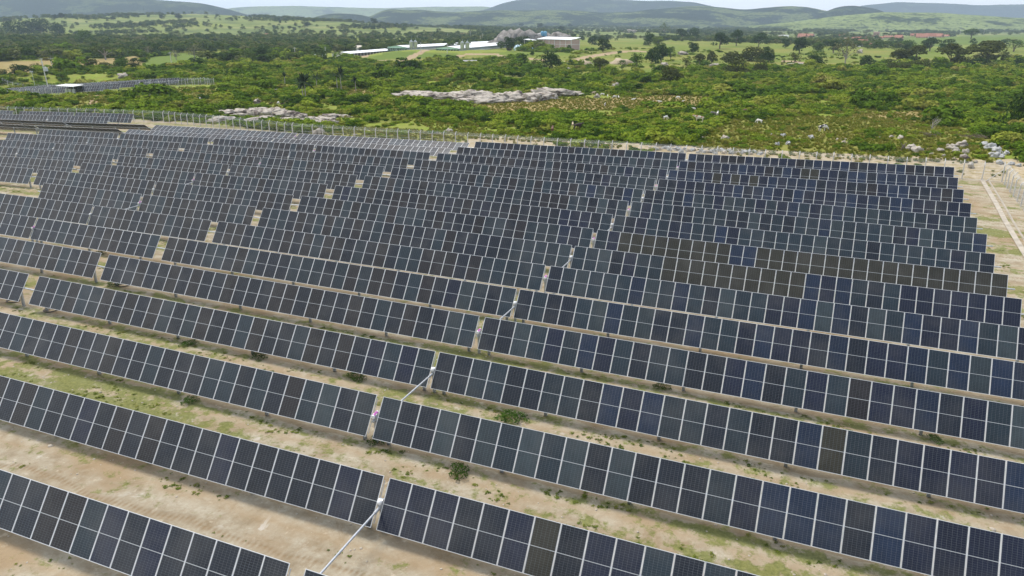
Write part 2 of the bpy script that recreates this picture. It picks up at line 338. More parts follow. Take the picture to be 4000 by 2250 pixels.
wv_ = math_(t, 'ADD', noise(t, .9, 9, .74, P), math_(t, 'MULTIPLY', math_(t, 'SUBTRACT', noise(t, .06, 3, .5, P), .5), .5))
wv_ = math_(t, 'ADD', wv_, math_(t, 'MULTIPLY', farw, math_(t, 'ADD', math_(t, 'MULTIPLY', band(.63, .24), .17), math_(t, 'MULTIPLY', band(.92, .14), .13))))
weed = ramp(t, math_(t, 'ADD', wv_, math_(t, 'MULTIPLY', farw, .02)), [(.575, 0.0), (.67, .85)])
sand = mixc(t, weed, sand, ramp(t, nf, [(.35, (.10, .125, .025)), (.65, (.215, .22, .06))]))
# grass floors
scrub = ramp(t, nm, [(.3, (.13, .18, .02)), (.5, (.20, .25, .03)), (.72, (.27, .275, .05))])
scrub = mixc(t, ramp(t, nl, [(.45, 0.0), (.7, .8)]), scrub, (.22, .20, .055))
mead = ramp(t, nm, [(.3, (.10, .155, .014)), (.7, (.175, .215, .026))])
mead = mixc(t, ramp(t, nb, [(.42, 0.0), (.62, .7)]), mead, (.24, .215, .05))
dry = ramp(t, nm, [(.3, (.25, .19, .07)), (.7, (.34, .26, .105))])
dry = mixc(t, ramp(t, nl, [(.5, 0.0), (.7, .6)]), dry, (.19, .19, .04))
past = ramp(t, noise(t, .012, 6, .65, P), [(.35, (.07, .10, .025)), (.5, (.15, .19, .04)), (.65, (.24, .24, .08))])
strip = ramp(t, nm, [(.3, (.155, .185, .028)), (.55, (.225, .22, .045)), (.75, (.28, .24, .075))])
bermc = ramp(t, nm, [(.32, (.24, .20, .06)), (.45, (.38, .30, .18)), (.7, (.52, .45, .34))])
def msk(s, e=.28): return ramp(t, math_(t, 'ADD', s, math_(t, 'MULTIPLY', math_(t, 'SUBTRACT', nm, .5), .7)), [(.5 - e / 2, 0.0), (.5 + e / 2, 1.0)])
c = mixc(t, s2.outputs[1], scrub, past)
c = mixc(t, msk(s1.outputs[1]), c, mead); c = mixc(t, msk(s1.outputs[2]), c, dry); c = mixc(t, msk(s2.outputs[0]), c, strip)
c = mixc(t, at2.outputs['Alpha'], c, (.115, .165, .02))
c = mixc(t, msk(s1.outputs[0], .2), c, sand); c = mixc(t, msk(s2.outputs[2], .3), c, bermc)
c = mixc(t, msk(at1.outputs['Alpha']), c, ramp(t, nm, [(.3, (.30, .215, .12)), (.7, (.42, .32, .20))]))
l(c, b.inputs['Base Color']); b.inputs['Roughness'].default_value = .95; b.inputs['Specular IOR Level'].default_value = .15
bump(t, b, math_(t, 'ADD', nf, math_(t, 'MULTIPLY', math_(t, 'SUBTRACT', nm, math_(t, 'MULTIPLY', rut, .5)), 1.6)), .55, .12)
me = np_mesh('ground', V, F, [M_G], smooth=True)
bm = bmesh.new(); bm.from_mesh(me); bm.verts.ensure_lookup_table(); cv = bm.verts[len(V) - 1]
for k in range(nth): bm.faces.new((cv, bm.verts[(k + 1) % nth], bm.verts[k]))
bm.normal_update(); bm.to_mesh(me); bm.free()
for nme, arr in (('cover', A1), ('cover2', A2)):
    a = me.attributes.new(nme, 'FLOAT_COLOR', 'POINT'); a.data.foreach_set('color', np.ascontiguousarray(arr, np.float32).ravel())
me.polygons.foreach_set('use_smooth', np.ones(len(me.polygons), bool))
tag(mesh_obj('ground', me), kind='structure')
if me.polygons[1000].normal.z < 0: me.flip_normals()

# ------------------------------------------------------------------ solar trackers
PW, PL = 1.134, 2.278
M_CELL, t, b = new_mat('solar_cells'); l = t.links.new
oi = t.nodes.new('ShaderNodeObjectInfo'); tc = t.nodes.new('ShaderNodeTexCoord'); sp = t.nodes.new('ShaderNodeSeparateXYZ'); l(tc.outputs['Object'], sp.inputs[0])
def grid(s, step, wd):
    f = math_(t, 'FRACT', math_(t, 'ADD', math_(t, 'DIVIDE', s, step), 100.0)); d = math_(t, 'ABSOLUTE', math_(t, 'SUBTRACT', f, .5))
    return math_(t, 'GREATER_THAN', d, .5 - wd / step / 2)
ay = math_(t, 'SUBTRACT', math_(t, 'ABSOLUTE', sp.outputs[1]), .012)
lines = math_(t, 'MAXIMUM', math_(t, 'MULTIPLY', grid(sp.outputs[0], .1755, .0075), .8), math_(t, 'MULTIPLY', grid(ay, .0912, .0055), .75))
mid = math_(t, 'LESS_THAN', math_(t, 'ABSOLUTE', sp.outputs[1]), .0125)
edge = math_(t, 'MAXIMUM', math_(t, 'GREATER_THAN', math_(t, 'ABSOLUTE', sp.outputs[0]), .530), math_(t, 'GREATER_THAN', math_(t, 'ABSOLUTE', sp.outputs[1]), 1.104))
vn = noise(t, 1.4, 3, .5, tc.outputs['Object'])
cell = mixc(t, 1.0, oi.outputs['Color'], ramp(t, vn, [(.3, (.8, .8, .8)), (.7, (1.2, 1.2, 1.2))]), 'MULTIPLY')
dust_sheen = noise(t, .35, 4, .6, geo_pos(t))
cell = mixc(t, ramp(t, dust_sheen, [(.46, 0.0), (.68, .20)]), cell, (.12, .115, .105))  # pale patches in the cell colour: dust, plus a sky sheen painted in
cc = mixc(t, lines, cell, (.12, .13, .14)); cc = mixc(t, edge, cc, (.10, .11, .115)); cc = mixc(t, mid, cc, (.40, .42, .43))
l(cc, b.inputs['Base Color']); b.inputs['Roughness'].default_value = .17; b.inputs['Specular IOR Level'].default_value = .32
M_FRAME = plain('anodised_frame', (.70, .71, .72), .4, .1, .06, 4)
M_BACK, t, b = new_mat('module_back'); l = t.links.new; b.inputs['Roughness'].default_value = .35
b.inputs['Base Color'].default_value = (.018, .019, .022, 1)
fr = .018
g_ = MB(); g_.box((0, 0, .004), (PW - .03, PL - .03, .012), 0)
for f in (0,): pass
glass_me = g_.mesh('panel', [M_CELL, M_BACK])
for p in glass_me.polygons: p.material_index = 0 if p.normal.z > .5 else 1
f_ = MB()
for s in (-1, 1):
    f_.box((s * (PW / 2 - fr / 2), 0, 0), (fr, PL, .034)); f_.box((0, s * (PL / 2 - fr / 2), .0005), (PW - 2 * fr, fr, .033))
frame_me = f_.mesh('frame', [M_FRAME])
h_ = MB(); h_.box((0, 0, .004), (PW - .03, PL - .03, .012), 0)
for s in (-1, 1):
    h_.box((s * (PW / 2 - fr / 2), 0, 0), (fr, PL, .034), 2); h_.box((0, s * (PL / 2 - fr / 2), .0005), (PW - 2 * fr, fr, .033), 2)
panel_far_me = h_.mesh('panel', [M_CELL, M_BACK, M_FRAME])
for p in panel_far_me.polygons:
    if p.material_index == 0: p.material_index = 0 if p.normal.z > .5 else 1
p_ = MB(); p_.box((0, 0, .5), (.16, .10, 1)); p_.box((.045, 0, .5), (.012, .17, 1)); p_.box((-.086, 0, .5), (.012, .17, 1)); p_.box((0, 0, .96), (.3, .2, .09))
post_me = p_.mesh('post', [M_GALV])
def cone_col(c, a=1.0): return (*[q * a for q in c], 1)
SLATE, TEAL, BLUE, OLIVE, BROWN, NAVY, GREYT = (.0055, .0090, .0165), (.0105, .0205, .029), (.0060, .0150, .038), (.022, .020, .011), (.0115, .0095, .0105), (.0052, .0085, .0235), (.024, .036, .042)
def panel_col(row, x):
    u = random.random(); v = .8 + .4 * random.random()
    lf = x < -25
    if lf: ch = [(SLATE, .45), (TEAL, .28), (BROWN, .25), (NAVY, .02)]
    elif row <= 2: ch = [(SLATE, .55), (NAVY, .4), (TEAL, .05)]
    elif row in (13, 14, 15, 16) and x > -17: ch = [(NAVY, .4), (BLUE, .3), (SLATE, .2), (BROWN, .1)]
    else: ch = [(TEAL, .5), (SLATE, .2), (GREYT, .12), (NAVY, .12), (BLUE, .06)]
    if row in (2, 3, 4, 5, 6, 7) and x > -8 and u < .02 + .035 * (x + 8): ch = [(NAVY, .5), (BLUE, .35), (TEAL, .15)]; u = random.random()
    if x < -54: ch = [(BROWN, .45), (SLATE, .35), (TEAL, .2)]
    for c, p in ch:
        if u < p: return cone_col(c, v)
        u -= p
    return cone_col(SLATE, v)
SPECIAL = {}
for n in list(range(3, 12)) + [14, 15, 16] + list(range(17, 31)): SPECIAL[(9, n)] = OLIVE
for n in (13, 15): SPECIAL[(8, n)] = BLUE
for n in range(3, 12): SPECIAL[(9, n)] = OLIVE
SPECIAL.update({(1, 99): OLIVE, (2, 6): OLIVE, (4, 20): OLIVE, (5, 15): NAVY, (5, 21): BROWN, (9, 12): BLUE, (9, 13): NAVY, (14, 6): OLIVE, (14, 8): OLIVE, (14, 10): OLIVE, (15, 15): OLIVE, (15, 16): OLIVE, (14, 22): BROWN})
for n in (3, 4, 5, 6, 7, 8, 9, 10, 11, 12): SPECIAL[(8, n + 5)] = OLIVE
for n in (18, 20): SPECIAL[(8, n)] = BLUE
for n in range(24, 31): SPECIAL[(8, n)] = NAVY
for n in range(12, 14): SPECIAL[(9, n)] = BLUE
ORD = ['zeroth', 'first', 'second', 'third', 'fourth', 'fifth', 'sixth', 'seventh', 'eighth', 'ninth', 'tenth', 'eleventh', 'twelfth', 'thirteenth', 'fourteenth', 'fifteenth', 'sixteenth', 'seventeenth', 'eighteenth']
BLK = {'A': 'main block', 'B': 'middle block', 'C': 'far side block', 'D': 'outermost block'}
groups = {}
for rec in TR: groups.setdefault((rec[0], rec[1]), []).append(rec)
for (row, blk), wings in groups.items():
    wings.sort(key=lambda q: q[3]); yc = row_y(row)
    xg = (wings[0][4] + wings[-1][3]) / 2 if len(wings) == 2 else (wings[0][3] - .25 if blk in 'BC' else wings[0][4] + .25)
    gap = (wings[-1][3] - wings[0][4]) if len(wings) == 2 else .5
    zt0 = wings[0][6]
    base = Vector((xg, yc, g1(xg, yc))); root = empty('solar_tracker', base)
    flat = 'flatter and grey with glare, ' if (blk == 'B' and row > 14) else ('dark back showing, ' if blk == 'C' and row in (15, 16) else '')
    det = ', white drive head' if (row % 2 == 0 and blk == 'A') else (', purple motor' if blk == 'A' else '')
    rk = 1 + sum(1 for r2, b2 in groups if b2 == blk and r2 < row)
    tag(root, f'{ORD[rk]} solar tracker row from the front of the {BLK[blk]}{", " + flat.strip(", ") if flat else det}', 'solar tracker', 'solar tracker rows of the ' + BLK[blk].split(' beyond')[0])
    tube = MB(); near = blk == 'A' and row <= 9
    for wi, (r_, b_, n, xl, xr, zl, zr, tilt) in enumerate(wings):
        tl = R(tilt) if tilt < 90 else R(tilt - 180)
        nv = Vector((0, -math.sin(tl), math.cos(tl))); right = (wi == len(wings) - 1)
        pitch = (xr - xl) / n; slope = math.atan2(zr - zl, xr - xl)
        o0 = -nv * .095
        e0 = .55 if (wi == 0) else .12; e1 = .55 if right else .12
        a = Vector((xl - e0, yc, zl)) + o0; c_ = Vector((xr + e1, yc, zr)) + o0
        tube.tube(a - base, c_ - base, .062, .062, 8, 0)
        for k in range(n):
            f = (k + .5) / n; x = xl + (xr - xl) * f; z = zl + (zr - zl) * f
            pan = mesh_obj('panel', glass_me if near else panel_far_me, root, Vector((x, yc, z)) - base, (tl, -slope, 0))
            idx = (k + 1) if (blk == 'A' and right) else None
            col = panel_col(row, x)
            if idx and (row, idx) in SPECIAL: col = cone_col(SPECIAL[(row, idx)], .9 + .3 * random.random())
            if idx and row == 2 and idx == 7: col = cone_col(OLIVE)
            if idx and row == 2 and idx == 6: col = panel_col(1, 0)
            if col[:1][0] > .03 and abs(col[2] / col[0] - OLIVE[2] / OLIVE[0]) < .05: pan['label'] = 'olive brown panel among the blue ones'
            pan.color = col
            pan.rotation_euler.x += random.gauss(0, .004)
            if near:
                mesh_obj('frame', frame_me, pan)
        step = pitch * 5.75
        px = (xl + .55) if wi == 1 else (xr - .55)
        s = 1 if wi == 1 else -1
        if len(wings) == 1: px, s = (xr - .55, -1)
        while xl + .2 < px < xr - .2:
            f = (px - xl) / (xr - xl); z = zl + (zr - zl) * f + o0.z - .02; gz_ = g1(px, yc) - .15
            mesh_obj('post', post_me, root, Vector((px, yc + o0.y, gz_)) - base, None, (1, 1, max(.3, z - gz_)))
            px += s * step
    tube.build('torque_tube', M_GALV, root)
    # drive at the gap in the middle of the row
    zc = wings[0][6] if len(wings) == 2 else (wings[0][5] if blk in 'BC' else wings[0][6])
    tl = R(wings[0][7]) if wings[0][7] < 90 else R(wings[0][7] - 180); nv = Vector((0, -math.sin(tl), math.cos(tl))); o0 = -nv * .095; up = Vector((0, math.cos(tl), math.sin(tl)))
    h = Vector((0, 0, zc - base.z)) + o0
    d = MB(); d.tube(h + Vector((-.11, 0, 0)), h + Vector((.11, 0, 0)), .19, .19, 14); d.tube(h + Vector((0, .05, -.15)), h + Vector((0, -.30, -.17)), .07, .07, 10); d.box(h + Vector((0, 0, -.30)), (.22, .24, .12))
    for s in (-1, 1):
        for q in (-1, 1): d.tube(h + Vector((s * (gap / 2 - .03), 0, 0)) + up * .95 * q, h + Vector((s * (gap / 2 - .03), 0, 0)), .022, .022, 5)
    d.build('slew_drive', M_GALV, root)
    dp = MB(); dp.box((0, o0.y, (zc + o0.z - base.z - .3) / 2), (.14, .17, max(.3, zc + o0.z - base.z - .3))); dp.build('drive_post', M_GALV, root)
    mo = MB()
    if row % 2 and blk == 'A' or (row % 2 == 0 and blk == 'B'):
        p0 = h + Vector((0, -.02, .16)) - up * .04
        mo.tube(p0 + Vector((0, -.16, -.02)), p0 + Vector((0, .20, .04)), .10, .09, 12); mo.tube(p0 + Vector((0, .20, .04)), p0 + Vector((0, .30, .06)), .10, .06, 12, 1); mo.tube(p0 + Vector((0, -.16, -.02)), p0 + Vector((0, -.24, -.03)), .11, .11, 12, 1)
        mo.build('motor', [M_MAG, M_WHITE], root)
    else:
        q = h + nv * .17; prof = [(.001, -.12), (.07, -.10), (.115, -.03), (.12, .03), (.07, .10), (.001, .12)]
        mo.lathe(prof, q, 12); mo.build('drive_head', M_WHITE, root)
    if row % 2 == 0 and blk in 'AB' and len(wings) == 2 and (row - 1, blk) in groups and len(groups[(row - 1, blk)]) == 2:
        pw = sorted(groups[(row - 1, blk)], key=lambda q: q[3]); x2 = (pw[0][4] + pw[1][3]) / 2
        q = Vector((x2, row_y(row - 1) + .25, pw[0][6] - .45)) - base
        sh = MB(); a = h + Vector((0, -.30, -.17)); sh.tube(a, q, .052, .052, 8); sh.tube(a + Vector((0, .02, 0)), a + (q - a) * .05, .075, .075, 8); sh.tube(a + (q - a) * .95, q, .075, .075, 8)
        sh.build('drive_shaft', M_GALV, root)
# ------------------------------------------------------------------ fences
M_WIRE, t, b = new_mat('chain_link_wire'); l = t.links.new
P = t.nodes.new('ShaderNodeTexCoord').outputs['Object']; s = t.nodes.new('ShaderNodeSeparateXYZ'); l(P, s.inputs[0])
u = math_(t, 'ADD', s.outputs[0], s.outputs[1])
def dl(sg):
    f = math_(t, 'FRACT', math_(t, 'ADD', math_(t, 'MULTIPLY', math_(t, 'ADD', u, math_(t, 'MULTIPLY', s.outputs[2], sg)), 14.0), 1000.0)); return math_(t, 'LESS_THAN', f, .075)
tr = t.nodes.new('ShaderNodeBsdfTransparent'); ms = t.nodes.new('ShaderNodeMixShader'); l(math_(t, 'MAXIMUM', dl(1), dl(-1)), ms.inputs[0]); l(tr.outputs[0], ms.inputs[1]); l(b.outputs[0], ms.inputs[2]); l(ms.outputs[0], t.nodes['Material Output'].inputs[0])
b.inputs['Base Color'].default_value = (.36, .38, .38, 1); b.inputs['Roughness'].default_value = .5; b.inputs['Metallic'].default_value = .3
fp = MB(); fp.box((0, 0, .95), (.125, .125, 2.5)); 
fp.tube((0, 0, 2.18), (0, .38, 2.62), .075, .06, 4, 0, True, False)
fpost_me = fp.mesh('post', [M_POST])
def fence(pts, label, group, step=2.42, out=1, coil=True, height=1.0):
    pts = [Vector((p[0], p[1], 0)) for p in pts]
    o = pts[0].copy(); o.z = g1(o.x, o.y); root = empty('chain_link_fence', o); tag(root, label, 'fence', group)
    mesh = MB(); cl = MB(); n_post = 0
    for a, c in zip(pts[:-1], pts[1:]):
        d = (c - a); Ln = d.length; n = max(1, round(Ln / step)); az = math.atan2(d.y, d.x) + (0 if out > 0 else math.pi); nv = Vector((-d.y, d.x, 0)).normalized() * out
        prev = None
        for k in range(n + 1):
            p = a + d * (k / n); p.z = g1(p.x, p.y)
            if k < n or c is pts[-1]:
                po = mesh_obj('post', fpost_me, root, p - o, (random.gauss(0, .015), random.gauss(0, .015), az), (height, height, height * random.uniform(.97, 1.03)))
            if prev is not None:
                q0, q1 = prev - o, p - o; h1 = Vector((0, 0, .08)); h2 = Vector((0, 0, 2.12 * height)); 
                mesh.add([q0 + h1, q1 + h1, q1 + h2, q0 + h2], [(0, 1, 2, 3)])
                mesh.add([q0 + h2, q1 + h2, q1 + h2 + nv * .34 + Vector((0, 0, .36)), q0 + h2 + nv * .34 + Vector((0, 0, .36))], [(0, 1, 2, 3)])
                for hh in (.1, 1.1, 2.1): cl.tube(q0 + Vector((0, 0, hh * height)), q1 + Vector((0, 0, hh * height)), .008, .008, 3, 0, False, False)
            prev = p
        if coil:
            turns = int(Ln / .33); pp = []
            for k in range(turns * 7 + 1):
                ang = 2 * math.pi * k / 7; f = k / (turns * 7); p = a + d * f; 
                pp.append((f, ang))
            last = None; gzs = ground([(a + d * f).x for f, _ in pp], [(a + d * f).y for f, _ in pp])
            for (f, ang), gz0 in zip(pp, gzs):
                p = a + d * f; p.z = gz0 + 2.42 * height
                v = p + nv * (.2 + .22 * math.cos(ang)) + Vector((0, 0, .22 * math.sin(ang))) - o
                if last is not None: cl.tube(last, v, .0035, .0035, 3, 0, False, False)
                last = v
    mesh.build('chain_link', M_WIRE, root); cl.build('razor_coil', M_GALV, root)
    return root
mid = C1 + (C2 - C1) * .5
fence([C1, mid], 'concrete post fence behind the dark panels, right stretch up to the braced corner', 'perimeter fence stretches', out=-1)
fence([mid, C2], 'concrete post fence with razor coil behind the grey glaring panels and boulders', 'perimeter fence stretches', out=-1)
fence([C2, C3], 'short fence stretch slanting uphill away from the grey panels', 'perimeter fence stretches', out=-1)
fence([C3, C4], 'concrete post fence behind the small panel rows, running out of the left edge', 'perimeter fence stretches', out=-1, step=3.0)
side = [C1] + [np.array(gp(*p)[:2]) for p in [(3944, 750), (3986, 806.7), (4080, 935)]]
fence(side, 'tall mesh fence on the right edge leading down from the braced corner', 'perimeter fence stretches', out=1, step=2.3)
# corner braces
for p0, dirs, lb in ((C1, [(-1.7, .0), (.35, -1.7)], 'slanted concrete brace at the right fence corner'),):
    for dx, dy in dirs[:1]:
        z0 = g1(*p0); m = MB(); a = Vector((0, 0, 1.7)); q = Vector((dx * 1.1, dy * 1.1, g1(p0[0] + dx, p0[1] + dy) - z0 - .1)); m.tube(q, a, .055, .055, 4, 0, True, False)
        tag(m.build('fence_brace', M_POST, loc=(p0[0] - .1, p0[1] - .12, z0)), lb, 'brace')
# concrete drainage channel by the right fence
m = MB(); prof = [(-.42, .02), (-.26, .05), (-.22, .06), (-.16, -.16), (.16, -.16), (.22, .06), (.26, .05), (.75, .02)]
pts = []
Q = [Vector((p[0], p[1], 0)) for p in DRAIN]
for a, c in zip(Q[:-1], Q[1:]):
    for k in range(12): pts.append(a + (c - a) * k / 12)
pts.append(Q[-1]); rows = []
for k, p in enumerate(pts):
    d = (pts[min(k + 1, len(pts) - 1)] - pts[max(k - 1, 0)]).normalized(); nvv = Vector((d.y, -d.x, 0)); z = g1(p.x, p.y) + .05
    rows.append([p + nvv * a + Vector((0, 0, z + h)) for a, h in prof])
vs = [v for r_ in rows for v in r_]; n = len(prof)
m.add(vs, [(k * n + i, k * n + i + 1, (k + 1) * n + i + 1, (k + 1) * n + i) for k in range(len(rows) - 1) for i in range(n - 1)])
tag(m.build('drainage_channel', plain('drain_concrete', (.40, .35, .28), .9, 0, .25, 1.2)), 'shallow concrete drainage channel along the bare strip beside the right fence', 'drain')
# ------------------------------------------------------------------ foliage meshes
def leaf_mat(name, use_obj, stops=None, trans=.12):
    m = bpy.data.materials.new(name); m.use_nodes = True; t = m.node_tree; t.nodes.clear(); l = t.links.new
    out = t.nodes.new('ShaderNodeOutputMaterial'); d = t.nodes.new('ShaderNodeBsdfDiffuse'); tr = t.nodes.new('ShaderNodeBsdfTranslucent'); ms = t.nodes.new('ShaderNodeMixShader'); ms.inputs[0].default_value = trans
    P = geo_pos(t); oi = t.nodes.new('ShaderNodeObjectInfo')
    if use_obj: c = oi.outputs['Color']
    else:
        f = math_(t, 'ADD', math_(t, 'ADD', math_(t, 'MULTIPLY', noise(t, .03, 4, .6, P), .55), math_(t, 'MULTIPLY', noise(t, .13, 3, .5, P), .25)), math_(t, 'MULTIPLY', oi.outputs['Random'], .36)); c = ramp(t, f, stops)
    v = noise(t, 1.3, 3, .6, P); c = mixc(t, 1.0, c, ramp(t, v, [(.3, (.72, .78, .7)), (.7, (1.28, 1.22, 1.2))]), 'MULTIPLY')
    l(c, d.inputs[0]); l(c, tr.inputs[0]); l(d.outputs[0], ms.inputs[1]); l(tr.outputs[0], ms.inputs[2]); l(ms.outputs[0], out.inputs[0]); return m
M_CROWN = leaf_mat('tree_leaves', True)
M_SCRUB = leaf_mat('scrub_leaves', False, [(.33, (.032, .062, .011)), (.45, (.080, .140, .016)), (.57, (.140, .215, .020)), (.70, (.225, .275, .032)), (.82, (.27, .24, .07))], .12)
M_WOOD = leaf_mat('woodland_leaves', False, [(.32, (.030, .056, .017)), (.48, (.055, .092, .022)), (.62, (.10, .14, .030)), (.78, (.155, .165, .065))])
M_WEED = leaf_mat('weed_leaves', False, [(.35, (.05, .085, .014)), (.55, (.12, .155, .025)), (.8, (.20, .205, .05))])
M_BARK = plain('bark', (.15, .12, .09), .95, 0, .3, 3)
M_PALEBARK = plain('pale_bark', (.33, .30, .26), .95, 0, .25, 3)
def leaves(lobes, n, size, seed, up=.25, shell=.62):
    r = np.random.default_rng(seed); lob = np.array(lobes, float)   # x y z rx rz
    w_ = lob[:, 3] ** 2; k = r.choice(len(lob), n, p=w_ / w_.sum())
    d = r.normal(size=(n, 3)); d /= np.linalg.norm(d, axis=1)[:, None]; d[:, 2] = np.where(d[:, 2] < -.45, -d[:, 2], d[:, 2])
    rad = (shell + (1.04 - shell) * r.random(n) ** .6)[:, None]
    c = lob[k, :3] + d * rad * np.c_[lob[k, 3], lob[k, 3], lob[k, 4]]
    nrm = d * 1.1 + r.normal(size=(n, 3)) * .38; nrm[:, 2] += up; nrm /= np.linalg.norm(nrm, axis=1)[:, None]
    a = np.cross(nrm, r.normal(size=(n, 3))); a /= np.linalg.norm(a, axis=1)[:, None]; b2 = np.cross(nrm, a)
    s = (size * (.6 + .9 * r.random(n)))[:, None]; e = (.55 + .5 * r.random(n))[:, None]
    V = np.stack([c - a * s, c + b2 * s * e - a * s * .15, c + a * s, c - b2 * s * e + a * s * .15], 1).reshape(-1, 3)
    return V, np.arange(4 * n).reshape(n, 4)
def lobes_round(seed, n=12, flat=1.0, base=.30):
    r = np.random.default_rng(seed); out = [(0, 0, .62, .34, .30 * flat)]
    for i in range(n):
        a = r.uniform(0, 6.28); q = .30 * math.sqrt(r.random()) ; z = base + (.92 - base) * r.random(); q *= 1.25 if z < .75 else .75
        s = r.uniform(.13, .24); out.append((q * math.cos(a), q * math.sin(a), z - s * .35, s, s * .85 * flat))
    return out
def limbs(seed, lobes, h0=.28, r0=.035, n=6):
    r = random.Random(seed); m = MB(); m.tube((0, 0, -.04), (r.uniform(-.02, .02), 0, h0), r0 * 1.25, r0 * .8, 7)
    for q in r.sample(lobes[1:], min(n, len(lobes) - 1)):
        mid = Vector((q[0] * .45, q[1] * .45, h0 + (q[2] - h0) * .55)); m.tube((0, 0, h0 * .85), mid, r0 * .6, r0 * .4, 5); m.tube(mid, (q[0] * .9, q[1] * .9, q[2]), r0 * .4, r0 * .15, 5)
    return m
TREES = {}
def tree_proto(kind, var):
    k = (kind, var)
    if k in TREES: return TREES[k]
    sd_ = hash(kind) % 1000 if False else sum(map(ord, kind)) * 7 + var
    if kind == 'round': lb = lobes_round(sd_, 15, 1, .26); V, F = leaves(lb, 1700, .032, sd_)
    elif kind == 'spread': lb = [(x, y, z, r_ * 1.1, rz) for x, y, z, r_, rz in lobes_round(sd_, 16, .9, .30)]; V, F = leaves(lb, 1700, .032, sd_)
    elif kind == 'bush': lb = [(x * 1.05, y * 1.05, (z - .25) * 1.0 + .02, r_ * 1.1, rz * 1.1) for x, y, z, r_, rz in lobes_round(sd_, 16, 1, .25)]; V, F = leaves(lb, 1600, .030, sd_)
    elif kind == 'airy': lb = lobes_round(sd_, 12, 1, .3); V, F = leaves(lb, 700, .026, sd_, shell=.4)
    elif kind == 'pale': lb = lobes_round(sd_, 14, 1, .38); V, F = leaves(lb, 420, .024, sd_, shell=.3)
    V[:, 2] = np.maximum(V[:, 2], .01)
    sc = 1 / max(V[:, 2].max(), .01); V *= [1 / (np.abs(V[:, 0]).max() * 2), 1 / (np.abs(V[:, 1]).max() * 2), sc]
    cr = np_mesh('crown', V, F, [M_CROWN])
    tk = limbs(sd_, lb, .30 if kind != 'bush' else .15, .034 if kind != 'bush' else .02, 12 if kind == 'pale' else 6).mesh('trunk', [M_PALEBARK if kind == 'pale' else M_BARK])
    TREES[k] = (cr, tk); return TREES[k]
GC = {'D': (.038, .068, .016), 'G': (.072, .120, .020), 'B': (.070, .082, .022), 'L': (.115, .16, .026), 'P': (.16, .16, .09), 'F': (.034, .058, .022)}
OBST = []
def tree(p, w_, h_, kind, col, label, group=None, cat='tree'):
    cr, tk = tree_proto(kind, random.randint(0, 2))
    o = empty({'bush': 'bush_tree'}.get(kind, 'broadleaf_tree'), p, random.uniform(0, 6.28)); tag(o, label, cat, group)
    a = mesh_obj('crown', cr, o, (0, 0, 0), None, (w_ * 1.08, w_ * 1.08, h_)); c = GC[col]; v = random.uniform(.88, 1.14); a.color = (c[0] * v, c[1] * v, c[2] * v, 1)
    mesh_obj('trunk', tk, o, (0, 0, 0), None, (w_ * .9, w_ * .9, h_))
    OBST.append((p.x, p.y, w_ * .45)); return o
RG = {'0': (0, 0), '1': (1000, 0), '2': (2000, 0), '3': (3000, 0)}
def ptree(rg, x, y, wz, hz, kind, col, label, group=None):
    ox, oy = RG[rg]; p = gp(ox + x / 2.576, oy + y / 2.576); m = mpp(p) / 2.576
    p.z -= .05; return tree(p, wz * m, hz * m, kind, col, label, group)
